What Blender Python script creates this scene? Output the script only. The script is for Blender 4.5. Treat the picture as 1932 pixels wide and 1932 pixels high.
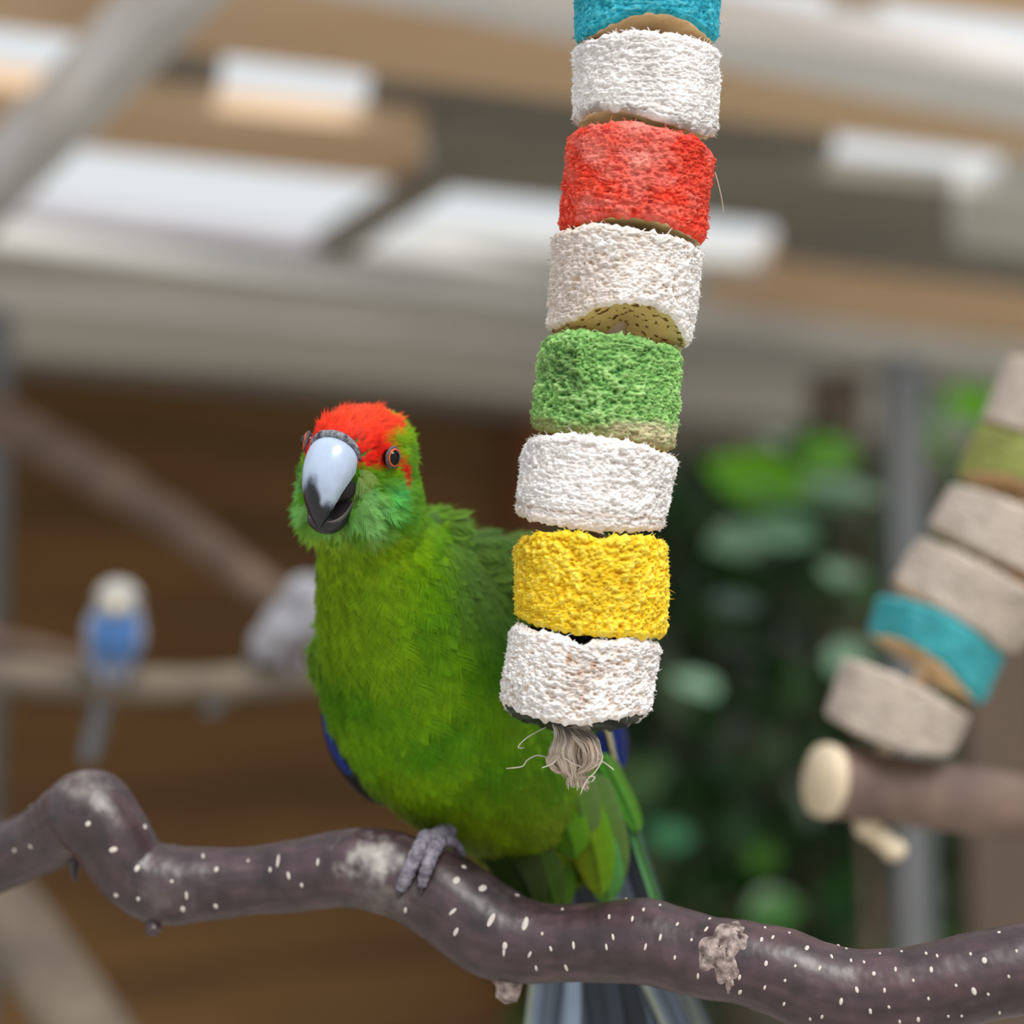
import bpy, math, random
import numpy as np
from mathutils import Vector, Matrix

# ------------------------------------------------------------------ camera, world, light, exposure
scn = bpy.context.scene
COL = scn.collection
for o in list(bpy.data.objects):
    bpy.data.objects.remove(o, do_unlink=True)
random.seed(7)
RNG = np.random.default_rng(11)

RES = 1932.0
HFOV = math.radians(30.0)
F = RES / 2 / math.tan(HFOV / 2)          # focal length in pixels
D = 0.45                                   # distance of the sharp plane
CAMH = 1.60
PITCH = math.radians(6.0)

cam_d = bpy.data.cameras.new('camera')
cam = bpy.data.objects.new('camera', cam_d)
COL.objects.link(cam)
cam.location = (0, 0, CAMH)
cam.rotation_euler = (math.pi / 2 + PITCH, 0, 0)
cam_d.sensor_width = 36
cam_d.lens = 18 / math.tan(HFOV / 2)
cam_d.clip_start = 0.02
cam_d.dof.use_dof = True
cam_d.dof.focus_distance = D - 0.004
cam_d.dof.aperture_fstop = 5.6
scn.camera = cam

world = bpy.data.worlds.new('overcast_sky')
scn.world = world
world.use_nodes = True
wn = world.node_tree
bgn = wn.nodes['Background']
bgn.inputs[0].default_value = (0.93, 0.97, 1.0, 1)
bgn.inputs[1].default_value = 0.82

sun_d = bpy.data.lights.new('sun', 'SUN')
sun_d.energy = 3.0
sun_d.angle = math.radians(28)
sun_d.color = (1.0, 0.97, 0.93)
sun = bpy.data.objects.new('sun', sun_d)
COL.objects.link(sun)
sun.location = (1, -1, 4)
# light travels away from the photographer, downwards, slightly to the left
sun.rotation_euler = Vector((-0.30, 0.62, -0.80)).to_track_quat('-Z', 'Y').to_euler()

vs = scn.view_settings
vs.view_transform = 'Standard'
vs.look = 'None'
vs.exposure = 0.0
vs.gamma = 1.0
vs.use_curve_mapping = False

# ------------------------------------------------------------------ geometry helpers
CP, SP = math.cos(PITCH), math.sin(PITCH)
RX = np.array([1.0, 0, 0]); UP = np.array([0, -SP, CP]); FW = np.array([0, CP, SP])
CAM = np.array([0, 0, CAMH])

def P(px, py, d):
    """a point of the place seen at pixel (px, py), d metres in front of the camera"""
    px = np.asarray(px, float); py = np.asarray(py, float); d = np.asarray(d, float)
    x = (px - 966) / F * d; y = (966 - py) / F * d
    return CAM + x[..., None] * RX + y[..., None] * UP + d[..., None] * FW

def PR(p):
    """world point(s) -> pixel"""
    q = np.asarray(p) - CAM
    d = q @ FW
    return 966 + F * (q @ RX) / d, 966 - F * (q @ UP) / d

def on_z(px, py, z):
    v = FW + (px - 966) / F * RX + (966 - py) / F * UP
    t = (z - CAMH) / v[2]
    return CAM + v * t

def norm(v):
    v = np.asarray(v, float)
    return v / np.maximum(np.linalg.norm(v, axis=-1, keepdims=True), 1e-12)

def _hash(ix, iy, iz, seed):
    h = (ix * 374761393 + iy * 668265263 + iz * 2147483647 + seed * 974711) & 0xFFFFFFFF
    h = ((h ^ (h >> 13)) * 1274126177) & 0xFFFFFFFF
    h = (h ^ (h >> 16)) & 0xFFFF
    return h / 32767.5 - 1.0

def vnoise(p, seed=0):
    p = np.asarray(p, float)
    i = np.floor(p).astype(np.int64); f = p - i
    f = f * f * f * (f * (f * 6 - 15) + 10)
    r = 0
    for a in (0, 1):
        wa = f[..., 0] if a else 1 - f[..., 0]
        for b in (0, 1):
            wb = f[..., 1] if b else 1 - f[..., 1]
            for c in (0, 1):
                wc = f[..., 2] if c else 1 - f[..., 2]
                r = r + wa * wb * wc * _hash(i[..., 0] + a, i[..., 1] + b, i[..., 2] + c, seed)
    return r

def fbm(p, octv=3, seed=0, gain=0.5):
    r = 0; a = 1.0; t = 0
    p = np.asarray(p, float)
    for k in range(octv):
        r = r + a * vnoise(p * 2 ** k + 17.3 * k, seed + k); t += a; a *= gain
    return r / t

def spline(pts, n):
    """Catmull-Rom through pts (k, m) sampled at n places"""
    p = np.asarray(pts, float); k = len(p)
    q = np.vstack([2 * p[0] - p[1], p, 2 * p[-1] - p[-2]])
    t = np.linspace(0, k - 1 - 1e-9, n); i = t.astype(int); f = (t - i)[:, None]
    a, b, c, e = q[i], q[i + 1], q[i + 2], q[i + 3]
    return 0.5 * (2 * b + (c - a) * f + (2 * a - 5 * b + 4 * c - e) * f ** 2 + (3 * b - a - 3 * c + e) * f ** 3)

# ------------------------------------------------------------------ object helpers
def link(o, parent=None):
    COL.objects.link(o)
    if parent is not None:
        o.parent = parent
    return o

def root_loc(parent):
    v = np.zeros(3)
    while parent is not None:
        v = v + np.array(parent.location); parent = parent.parent
    return v

def obj(name, V, faces, mats, parent=None, cols=None, normals=None, smooth=True, midx=None, loc=None):
    """one mesh object; V in world coordinates"""
    V = np.asarray(V, float)
    if parent is not None:
        off = root_loc(parent)
    elif loc is not None:
        off = np.asarray(loc, float)
    else:
        off = V.mean(0); off[2] = V[:, 2].min()
    me = bpy.data.meshes.new(name)
    if isinstance(faces, np.ndarray):
        nf, k = faces.shape
        me.vertices.add(len(V)); me.vertices.foreach_set('co', (V - off).astype(np.float32).ravel())
        me.loops.add(nf * k); me.loops.foreach_set('vertex_index', faces.astype(np.int32).ravel())
        me.polygons.add(nf)
        me.polygons.foreach_set('loop_start', np.arange(0, nf * k, k, dtype=np.int32))
        me.update(calc_edges=True)
    else:
        me.from_pydata((V - off).tolist(), [], [list(map(int, f)) for f in faces])
    me.validate()
    if not isinstance(mats, (list, tuple)):
        mats = [mats]
    for m in mats:
        me.materials.append(m)
    if midx is not None:
        me.polygons.foreach_set('material_index', np.asarray(midx, np.int32))
    me.polygons.foreach_set('use_smooth', np.full(len(me.polygons), smooth))
    if cols is not None:
        a = me.color_attributes.new('tint', 'FLOAT_COLOR', 'POINT')
        c = np.ones((len(V), 4), np.float32); c[:, :3] = cols
        a.data.foreach_set('color', c.ravel())
    if normals is not None:
        me.normals_split_custom_set_from_vertices(norm(normals).tolist())
    me.update()
    o = bpy.data.objects.new(name, me)
    link(o, parent)
    if parent is None:
        o.location = off
    return o

def thing(name, label, cat, loc, group=None):
    o = bpy.data.objects.new(name, None)
    o.empty_display_size = 0.02
    o.location = tuple(np.asarray(loc, float)); o['label'] = label; o['category'] = cat
    if group: o['group'] = group
    return link(o)

def tag(o, label, cat, group=None):
    o['label'] = label; o['category'] = cat
    if group: o['group'] = group
    return o

def structure(o, label=None):
    o['kind'] = 'structure'
    if label: o['label'] = label
    return o

def grid_faces(n, m, close_m=False):
    """faces of an n x m vertex grid"""
    i = np.arange(n - 1)[:, None]; j = np.arange(m if close_m else m - 1)[None, :]
    j2 = (j + 1) % m
    a = i * m + j; b = i * m + j2; c = (i + 1) * m + j2; d = (i + 1) * m + j
    return np.stack([a, b, c, d], -1).reshape(-1, 4)

def frames(C):
    T = norm(np.gradient(C, axis=0))
    ref = np.array([0, 0, 1.0]) if abs(T[0][2]) < 0.8 else np.array([1.0, 0, 0])
    A = np.zeros_like(C); a = norm(np.cross(T[0], ref))
    for i in range(len(C)):
        a = norm(a - T[i] * (a @ T[i])); A[i] = a
    return T, A, np.cross(T, A)

def tube_geo(C, R, seg=12, caps=True, squash=1.0, bulge=0.4):
    C = np.asarray(C, float); R = np.broadcast_to(np.asarray(R, float), (len(C),))
    T, A, B = frames(C)
    th = np.linspace(0, 2 * math.pi, seg, endpoint=False)
    V = C[:, None] + R[:, None, None] * (np.cos(th)[None, :, None] * A[:, None] + squash * np.sin(th)[None, :, None] * B[:, None])
    V = V.reshape(-1, 3); fs = grid_faces(len(C), seg, True)
    if caps:
        V = np.vstack([V, C[0] - T[0] * R[0] * bulge, C[-1] + T[-1] * R[-1] * bulge])
        n = len(C) * seg
        j = np.arange(seg); j2 = (j + 1) % seg
        # caps as degenerate-free triangles stored as quads is messy; use a list
        fl = [list(f) for f in fs] + [[int(b), int(a), n] for a, b in zip(j, j2)] + \
             [[int((len(C) - 1) * seg + a), int((len(C) - 1) * seg + b), n + 1] for a, b in zip(j, j2)]
        return V, fl
    return V, fs

class Join:
    def __init__(s): s.V = []; s.Fc = []; s.n = 0; s.C = []
    def add(s, V, fs, col=None):
        V = np.asarray(V, float)
        s.V.append(V); s.Fc += [[int(i) + s.n for i in f] for f in fs]; s.n += len(V)
        if col is not None: s.C.append(np.broadcast_to(np.asarray(col, float), (len(V), 3)))
    def build(s, name, mat, parent=None, **k):
        return obj(name, np.vstack(s.V), s.Fc, mat, parent, cols=np.vstack(s.C) if s.C else None, **k)

def ell_geo(c, ax, n=16, m=24):
    """ellipsoid; ax rows are the three half-axis vectors"""
    c = np.asarray(c, float); ax = np.asarray(ax, float)
    ph = np.linspace(0, math.pi, n)[1:-1]; th = np.linspace(0, 2 * math.pi, m, endpoint=False)
    S = np.stack([np.outer(np.sin(ph), np.cos(th)), np.outer(np.sin(ph), np.sin(th)), np.outer(np.cos(ph), np.ones(m))], -1).reshape(-1, 3)
    fs = [list(f) for f in grid_faces(n - 2, m, True)]
    S = np.vstack([S, [0, 0, 1], [0, 0, -1]]); k = len(S)
    for j in range(m):
        fs.append([(j + 1) % m, j, k - 2]); fs.append([(n - 3) * m + j, (n - 3) * m + (j + 1) % m, k - 1])
    return c + S @ ax, fs

def prism(name, bottom, h, mat, parent=None, up=(0, 0, 1), loc=None):
    b = np.asarray(bottom, float); n = len(b); t = b + np.asarray(up, float) * h
    fs = [list(range(n))[::-1], list(range(n, 2 * n))] + [[i, (i + 1) % n, n + (i + 1) % n, n + i] for i in range(n)]
    return obj(name, np.vstack([b, t]), fs, mat, parent, smooth=False, loc=loc)

# ------------------------------------------------------------------ materials
def new_mat(name):
    m = bpy.data.materials.new(name); m.use_nodes = True
    nt = m.node_tree
    return m, nt, nt.nodes['Principled BSDF']

def srgb(r, g, b):
    f = lambda c: (c / 12.92 if c <= 0.04045 else ((c + 0.055) / 1.055) ** 2.4)
    return tuple(f(x / 255) for x in (r, g, b))

def noise_mat(name, c1, c2, scale=(30, 30, 30), rough=0.7, bump=0.0, bscale=None, spec=0.5, detail=5, lo=0.35, hi=0.65, tint=False, dist=0.001):
    """two-colour noise, optional vertex tint, optional bump"""
    m, nt, b = new_mat(name)
    tc = nt.nodes.new('ShaderNodeTexCoord'); mp = nt.nodes.new('ShaderNodeMapping')
    mp.inputs['Scale'].default_value = scale
    nt.links.new(tc.outputs['Object'], mp.inputs[0])
    nz = nt.nodes.new('ShaderNodeTexNoise'); nz.inputs['Scale'].default_value = 1.0; nz.inputs['Detail'].default_value = detail
    nt.links.new(mp.outputs[0], nz.inputs[0])
    cr = nt.nodes.new('ShaderNodeValToRGB')
    cr.color_ramp.elements[0].position = lo; cr.color_ramp.elements[1].position = hi
    cr.color_ramp.elements[0].color = (*c1, 1); cr.color_ramp.elements[1].color = (*c2, 1)
    nt.links.new(nz.outputs[0], cr.inputs[0])
    out = cr.outputs[0]
    if tint:
        at = nt.nodes.new('ShaderNodeAttribute'); at.attribute_name = 'tint'
        mx = nt.nodes.new('ShaderNodeMix'); mx.data_type = 'RGBA'; mx.blend_type = 'MULTIPLY'; mx.inputs[0].default_value = 1
        nt.links.new(cr.outputs[0], mx.inputs[6]); nt.links.new(at.outputs[0], mx.inputs[7])
        out = mx.outputs[2]
    nt.links.new(out, b.inputs['Base Color'])
    b.inputs['Roughness'].default_value = rough
    b.inputs['Specular IOR Level'].default_value = spec
    if bump:
        n2 = nt.nodes.new('ShaderNodeTexNoise'); n2.inputs['Detail'].default_value = 6
        m2 = nt.nodes.new('ShaderNodeMapping'); m2.inputs['Scale'].default_value = bscale or scale
        nt.links.new(tc.outputs['Object'], m2.inputs[0]); nt.links.new(m2.outputs[0], n2.inputs[0]); n2.inputs['Scale'].default_value = 1
        bp = nt.nodes.new('ShaderNodeBump'); bp.inputs['Strength'].default_value = bump; bp.inputs['Distance'].default_value = dist
        nt.links.new(n2.outputs[0], bp.inputs['Height']); nt.links.new(bp.outputs[0], b.inputs['Normal'])
    return m

def tint_mat(name, rough=0.6, spec=0.4, transl=0.0, sheen=0.0, coat=0.0, sss=0.0):
    m, nt, b = new_mat(name)
    at = nt.nodes.new('ShaderNodeAttribute'); at.attribute_name = 'tint'
    nt.links.new(at.outputs[0], b.inputs['Base Color'])
    b.inputs['Roughness'].default_value = rough; b.inputs['Specular IOR Level'].default_value = spec
    b.inputs['Sheen Weight'].default_value = sheen; b.inputs['Coat Weight'].default_value = coat
    if transl:
        tr = nt.nodes.new('ShaderNodeBsdfTranslucent'); nt.links.new(at.outputs[0], tr.inputs[0])
        mx = nt.nodes.new('ShaderNodeMixShader'); mx.inputs[0].default_value = transl
        nt.links.new(b.outputs[0], mx.inputs[1]); nt.links.new(tr.outputs[0], mx.inputs[2])
        nt.links.new(mx.outputs[0], nt.nodes['Material Output'].inputs[0])
    return m

M = {}
M['tan_wood'] = noise_mat('tan_pine', srgb(216, 184, 150), srgb(230, 200, 168), (2, 14, 14), 0.7)
M['grey_wood'] = noise_mat('weathered_grey_wood', srgb(196, 196, 193), srgb(216, 214, 209), (2, 12, 12), 0.8)
M['dark_wood'] = noise_mat('dark_grey_wood', srgb(122, 118, 110), srgb(144, 138, 128), (2, 12, 12), 0.8)
M['fence'] = noise_mat('dark_fence_wood', srgb(66, 66, 56), srgb(84, 82, 70), (12, 12, 2), 0.8)
M['lilac_wood'] = noise_mat('pale_lilac_sheet', srgb(176, 172, 180), srgb(196, 192, 198), (2, 20, 20), 0.6)
M['brown_plank'] = noise_mat('brown_plank', srgb(94, 63, 26), srgb(116, 82, 37), (2, 2, 16), 0.75)
M['red_plank'] = noise_mat('red_brown_board', srgb(122, 72, 44), srgb(146, 92, 60), (2, 2, 10), 0.75)
M['steel'] = noise_mat('galvanised_steel', srgb(196, 198, 200), srgb(214, 216, 218), (8, 8, 8), 0.45, spec=0.5)
M['pale_steel'] = noise_mat('pale_painted_steel', srgb(230, 230, 233), srgb(240, 240, 242), (8, 8, 8), 0.5)
M['earth'] = noise_mat('gravel_ground', srgb(172, 166, 156), srgb(196, 190, 180), (20, 20, 20), 0.9)

exec_sections = True

# ------------------------------------------------------------------ the setting
ROOF = 2.05
def ground():
    s = 8
    V = [(-s, -s, 0), (s, -s, 0), (s, s, 0), (-s, s, 0)]
    structure(prism('floor', np.array(V) + [0, 0, -0.05], 0.05, M['earth'], loc=(0, 0, -0.05)))
ground()

def walls():
    A = on_z(0, 700, ROOF + 0.05); B = on_z(1000, 795, ROOF + 0.05)
    dv = norm(B - A); nv = np.array([dv[1], -dv[0], 0]) if dv[0] > 0 else np.array([-dv[1], dv[0], 0])
    # nv points back at the camera side
    if nv[1] > 0: nv = -nv
    A0 = A - dv * 2.2
    L = np.linalg.norm((B - A0)[:2])
    # right end of the plank wall at px ~925
    root = bpy.data.objects.new('wall_back', None); root.location = (A0[0], A0[1], 0); link(root); structure(root)
    root['label'] = 'brown wooden plank wall at the back of the aviary'
    z = 0.0; k = 0
    while z < ROOF + 0.04:
        h = 0.135
        top = min(z + h - 0.006, ROOF + 0.045)
        a = np.array([A0[0], A0[1], z]); b = a + dv * (L - 0.03); off = nv * (0.004 * (k % 2))
        q = np.array([a + off, b + off, b + off - nv * 0.02, a + off - nv * 0.02])
        prism('plank', q, top - z, M['brown_plank'], root)
        z += h; k += 1
    # backing behind the joints
    a = np.array([A0[0], A0[1], 0]) - nv * 0.021; b = a + dv * (L - 0.03)
    prism('backing', np.array([a, b, b - nv * 0.01, a - nv * 0.01]), ROOF + 0.04, M['dark_wood'], root)
    # corner post of the plank wall
    c = np.array([B[0], B[1], 0]) - dv * 0.03
    p = prism('corner_post', np.array([c, c + dv * 0.07, c + dv * 0.07 + nv * 0.05, c + nv * 0.05]), ROOF + 0.05, M['red_plank'])
    tag(p, 'reddish brown corner post at the end of the plank wall', 'post')
    # far fence behind the shrubs
    root2 = bpy.data.objects.new('wall_far', None)
    E = B + dv * 0.04 - nv * 0.5; G = E + dv * 3.0 + np.array([0, -0.2, 0]); d2 = norm((G - E) * [1, 1, 0]); n2 = np.array([d2[1], -d2[0], 0])
    if n2[1] > 0: n2 = -n2
    E = E - d2 * 0.8
    root2.location = (E[0], E[1], 0); link(root2); structure(root2)
    for k in range(26):
        a = np.array([E[0], E[1], 0]) + d2 * (k * 0.145); b = a + d2 * 0.14
        prism('plank', np.array([a, b, b - n2 * 0.02, a - n2 * 0.02]), ROOF + 0.06, M['fence'], root2)
walls()

def ceiling():
    root = bpy.data.objects.new('ceiling', None); root.location = (0, 2, ROOF); link(root); structure(root)
    root['label'] = 'open slatted timber roof with bright gaps'
    def board(name, corners, z, th, mat):
        q = np.array([on_z(x, y, z) for x, y in corners])
        prism(name, q, th, M[mat], root)
    X0, X1 = -1200, 2300
    la = lambda x: 52 + 0.128 * x            # lower edge of the first tan row
    lb = lambda x: 168 + 0.105 * x
    lc = lambda x: 262 + 0.113 * x
    ld = lambda x: 405 + 0.108 * x
    le = lambda x: 462 + 0.10 * x
    z = ROOF + 0.03
    # first row of tan boards, split lengthwise
    for (a, b, m) in ((-150, -49, 'tan_wood'), (-47, 0, 'tan_wood')):
        board('roof_board', [(X0, la(X0) + a), (X1, la(X1) + a), (X1, la(X1) + b), (X0, la(X0) + b)], z, 0.02, m)
    # row of gaps: filled spans are grey boards set a little higher
    for x0, x1, m in ((232, 425, 'dark_wood'), (705, 1580, 'dark_wood'), (1895, X1, 'grey_wood')):
        board('roof_board', [(x0, la(x0) - 14), (x1, la(x1) - 14), (x1 - 20, lb(x1) + 14), (x0 - 20, lb(x0) + 14)], z + 0.022, 0.02, m)
    board('roof_board', [(X0, lc(X0) - 10), (-230, lc(-230) - 10), (-260, ld(-260) + 10), (X0, ld(X0) + 10)], z + 0.022, 0.02, 'dark_wood')
    for x0, x1, m in ((X0, 800, 'tan_wood'), (803, 1800, 'dark_wood'), (1803, X1, 'grey_wood')):
        board('roof_board', [(x0, lb(x0)), (x1, lb(x1)), (x1, lc(x1)), (x0, lc(x0))], z, 0.02, m)
    board('roof_board', [(1460, lc(1460) - 10), (X1, lc(X1) - 10), (X1, lc(X1) + 70), (1460, lc(1460) + 60)], z + 0.022, 0.02, 'dark_wood')
    board('roof_board', [(1440, lc(1440) + 61), (X1, lc(X1) + 71), (X1, ld(X1) + 10), (1440, ld(1440) + 10)], z + 0.022, 0.02, 'tan_wood')
    board('roof_board', [(800, ld(800) - 36), (1438, ld(1438) - 62), (1438, ld(1438) + 10), (760, ld(760) + 10)], z + 0.022, 0.02, 'grey_wood')
    for x0, x1, m in ((X0, 640, 'lilac_wood'), (643, 1330, 'grey_wood'), (1333, X1, 'tan_wood')):
        board('roof_board', [(x0, ld(x0)), (x1, ld(x1)), (x1, le(x1)), (x0, le(x0))], z, 0.02, m)
    for a, b, m in ((-10, 60, 'tan_wood'), (61, 110, 'dark_wood'), (111, 190, 'grey_wood'), (191, 300, 'dark_wood')):
        board('roof_board', [(X0, le(X0) + a), (X1, le(X1) + a), (X1, le(X1) + b), (X0, le(X0) + b)], z + 0.022, 0.02, m)
    # the row above B2 at top right
    board('roof_board', [(1560, la(1560) - 235), (1640, la(1640) - 230), (1700, la(1640) - 140), (1600, la(1560) - 140)], z + 0.02, 0.02, 'dark_wood')
    board('roof_board', [(X0, la(X0) - 420), (X1, la(X1) - 420), (X1, la(X1) - 262), (X0, la(X0) - 262)], z, 0.02, 'tan_wood')

    def beam(label, corners, z, th, mat, name='roof_beam', cat='beam'):
        q = np.array([on_z(x, y, z) for x, y in corners])
        o = prism(name, q, th, M[mat]); tag(o, label, cat)
    beam('grey steel bar running diagonally under the pale roof gaps', [(342 + 120, -120), (424 + 120, -120), (-90, 523), (-90, 426)], ROOF - 0.05, 0.045, 'steel', 'steel_bar', 'bar')
    beam('pale painted steel bar crossing under the tan roof boards', [(380, -55), (440, -80), (2100, 178), (2100, 270)], ROOF, 0.028, 'pale_steel', 'steel_bar', 'bar')
    beam('weathered grey beam below the largest roof gap', [(-1000, 346), (2000, 698), (2000, 762), (-1000, 374)], ROOF, 0.028, 'grey_wood')
    beam('wide grey beam along the top of the plank wall', [(-1000, 479), (1780, 718), (1780, 800), (-1000, 596)], ROOF, 0.03, 'grey_wood')
    beam('short dark strut slanting between two bright roof gaps', [(800, 352), (850, 360), (650, 492), (590, 486)], ROOF + 0.005, 0.024, 'dark_wood', 'roof_strut', 'strut')
ceiling()

# ------------------------------------------------------------------ the hanging toy of wooden blocks
M['cut_cream'] = noise_mat('cut_face_cream', srgb(240, 220, 186), srgb(206, 166, 120), (120, 120, 500), 0.55, 0.2, (300, 300, 900), lo=0.45, hi=0.75)
M['cut_spotted'] = noise_mat('cut_face_olive_spotted', srgb(200, 188, 124), srgb(104, 76, 30), (620, 620, 620), 0.5, 0.2, lo=0.58, hi=0.66, detail=1)
M['cut_yellow'] = noise_mat('cut_face_yellow', srgb(226, 196, 110), srgb(214, 178, 84), (120, 120, 500), 0.55)
M['cut_black'] = noise_mat('cut_face_black', srgb(34, 34, 36), srgb(92, 96, 88), (180, 180, 500), 0.5, lo=0.5, hi=0.72)
M['fibre_wood'] = tint_mat('rough_dyed_wood', 0.75, 0.2, 0.0, 0.0)
M['fibre'] = tint_mat('loose_wood_fibre', 0.6, 0.3, 0.25)
M['rope'] = tint_mat('sisal_rope', 0.7, 0.3, 0.15)

SD = D + 0.004       # depth of the toy's cord

def block_geo(name, parent, Ltop, Lbot, top, bot, depth, base, pit, tip, cap_mat, style, seed, label,
              back_top=0.0, back_bot=0.0, nth=400, nz=124, amp=0.00062, fibres=700, stain=None):
    """Ltop/Lbot: ((left x, y), (right x, y)) ends of the rims; top/bot: [(x, y)...] front rim as seen; real round block around the cord"""
    tl, tr = map(np.array, Ltop); bl, br = map(np.array, Lbot)
    ctp = (tl + tr) / 2; cbp = (bl + br) / 2
    Ct = P(ctp[0], ctp[1], depth); Cb = P(cbp[0], cbp[1], depth)
    ax = norm(Ct - Cb)
    ac = norm(P(tr[0], tr[1], depth) - P(tl[0], tl[1], depth) + P(br[0], br[1], depth) - P(bl[0], bl[1], depth))
    ac = norm(ac - ax * (ac @ ax)); dp = np.cross(ac, ax)
    if dp @ FW > 0: dp = -dp            # dp points at the camera
    th = np.linspace(0, 2 * math.pi, nth, endpoint=False)     # 0 = towards camera
    sx = np.sin(th); sy = np.cos(th)
    hw_t = np.linalg.norm(tr - tl) / 2 / F * depth; hw_b = np.linalg.norm(br - bl) / 2 / F * depth
    Lh = np.linalg.norm(Ct - Cb)
    def rim(curve, C0, R, ends, back):
        cx = np.array([c[0] for c in curve], float); cy = np.array([c[1] for c in curve], float)
        h = np.zeros(nth)
        for it in range(6):
            p = C0 + R * (sx[:, None] * ac + sy[:, None] * dp) + h[:, None] * ax
            px, py = PR(p)
            pq = p + ax * 1e-4
            qx, qy = PR(pq)
            want = np.interp(px, cx, cy)
            slope = np.gradient(cy, cx) if len(cx) > 2 else None
            dpy = (qy - py) / 1e-4
            h = h + np.where(np.abs(dpy) > 1e-6, (want - py) / dpy, 0)
        k = max(1, nth // 90)
        hf = h.copy()
        # back half: plain line between the two sides of the rim, raised or lowered by 'back'
        iL = int(np.argmin(sx)); iR = int(np.argmax(sx))
        hl, hr = h[iL], h[iR]
        line = (hl + hr) / 2 + (hr - hl) / 2 * sx
        mirror = line + back * np.abs(sy)
        w = np.clip((sy + 0.12) / 0.24, 0, 1); w = w * w * (3 - 2 * w)
        out = hf * w + mirror * (1 - w)
        ker = np.ones(5) / 5
        return np.convolve(np.r_[out[-2:], out, out[:2]], ker, 'valid')
    ht = rim(top, Ct, hw_t, Ltop, back_top)
    hb = rim(bot, Cb, hw_b, Lbot, back_bot)
    v = np.linspace(0, 1, nz)[:, None]
    r0 = (hw_b * (1 - v) + hw_t * v)
    edge = np.minimum(v, 1 - v) * Lh
    rnd = 0.0011 * (1 - np.clip(edge / 0.0014, 0, 1)) ** 2
    zz = (1 - v) * hb[None] + v * (Lh + ht[None])
    arc = th[None] * hw_b
    rr = np.broadcast_to(r0 - 0.5 * amp, (nz, nth))
    # rough wood relief; all of it real geometry
    ca, sa = np.cos(th), np.sin(th)
    q = np.stack(np.broadcast_arrays(ca[None] * hw_b, sa[None] * hw_b, zz), -1)
    fine = fbm(q * np.array([1700, 1700, 2400]), 2, seed)
    nod = fbm(q * np.array([800, 800, 1050]), 3, seed + 9)
    warp = 0.0009 * fbm(q * 300, 2, seed + 31)
    qs = q.copy(); qs[..., 2] += warp
    str_ = fbm(qs * np.array([300, 300, 3400]), 2, seed + 5)
    wgt = np.clip(0.30 + 1.8 * fbm(q * 75, 2, seed + 77) + (style - 0.5) * 1.3, 0, 0.85)     # 1 = stringy, 0 = nodular
    disp = (1 - wgt) * (1.0 * nod + 0.55 * fine) + wgt * (0.55 * str_ + 0.5 * fine + 0.25 * nod)
    big = fbm(q * 110, 2, seed + 3); med = fbm(q * np.array([300, 300, 420]), 2, seed + 13)
    flat = np.clip(edge / 0.0018, 0.10, 1)
    rad = rr + amp * (1.25 * disp * flat + 0.55 * big + 0.35 * med) - rnd
    jz = amp * 0.8 * vnoise(q * 800, seed + 41) * (1 - np.clip(edge / 0.003, 0, 1))
    V = Cb + rad[..., None] * (sx[None, :, None] * ac + sy[None, :, None] * dp) + (zz + jz)[..., None] * ax
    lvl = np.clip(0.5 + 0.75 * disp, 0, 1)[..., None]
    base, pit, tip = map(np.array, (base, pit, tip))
    c = np.where(lvl < 0.5, pit + (base - pit) * lvl * 2, base + (tip - base) * (lvl - 0.5) * 2)  # pits darker: dye wear, with some recess shade put into the colour
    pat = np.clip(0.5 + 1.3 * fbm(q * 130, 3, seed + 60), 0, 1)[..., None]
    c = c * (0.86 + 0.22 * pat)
    if stain is not None:
        c = stain(c, v, sx[None], sy[None], q, seed)
    n = nz * nth
    cap = np.zeros((0, 3)); fs = [list(f) for f in grid_faces(nz, nth, True)]; mi = [0] * len(fs)
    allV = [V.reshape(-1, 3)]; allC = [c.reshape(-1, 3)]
    rings = [0.93, 0.72, 0.45, 0.16]
    off = n
    for end, (row, hh, cc, hwd, sgn) in enumerate(((0, hb, Cb, hw_b, 1), (nz - 1, Lh + ht, Cb, hw_t, -1))):
        prev = np.arange(nth) + row * nth
        hm = hh.mean() + sgn * 0.0004
        for k, s in enumerate(rings):
            h2 = hh * s ** 1.0 + hm * (1 - s)
            # flat-ish cut: follow the rim, same height line across
            # saddle surfaces: the mean of the two rim heights at the same place across
            mirr = hh[(-np.arange(nth) + nth // 2) % nth]
            h2 = (hh * (1 + s) / 2 + mirr * (1 - s) / 2) + sgn * 0.0003
            R = (sx[:, None] * ac + sy[:, None] * dp) * (rad[row].mean() * 0.985)
            ring = Cb + R * s + h2[:, None] * ax
            allV.append(ring); allC.append(np.tile(base, (nth, 1)))
            cur = np.arange(nth) + off; off += nth
            for j in range(nth):
                j2 = (j + 1) % nth
                f = [prev[j], prev[j2], cur[j2], cur[j]]
                fs.append(f[::-1] if end == 0 else f); mi.append(1)
            prev = cur
        allV.append((Cb + ax * (hh.mean()))[None]); allC.append(base[None])
        for j in range(nth):
            j2 = (j + 1) % nth
            f = [prev[j], prev[j2], off]
            fs.append(f[::-1] if end == 0 else f); mi.append(1)
        off += 1
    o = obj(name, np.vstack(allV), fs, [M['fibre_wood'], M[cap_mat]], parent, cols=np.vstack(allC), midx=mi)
    o['label'] = label
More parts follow.
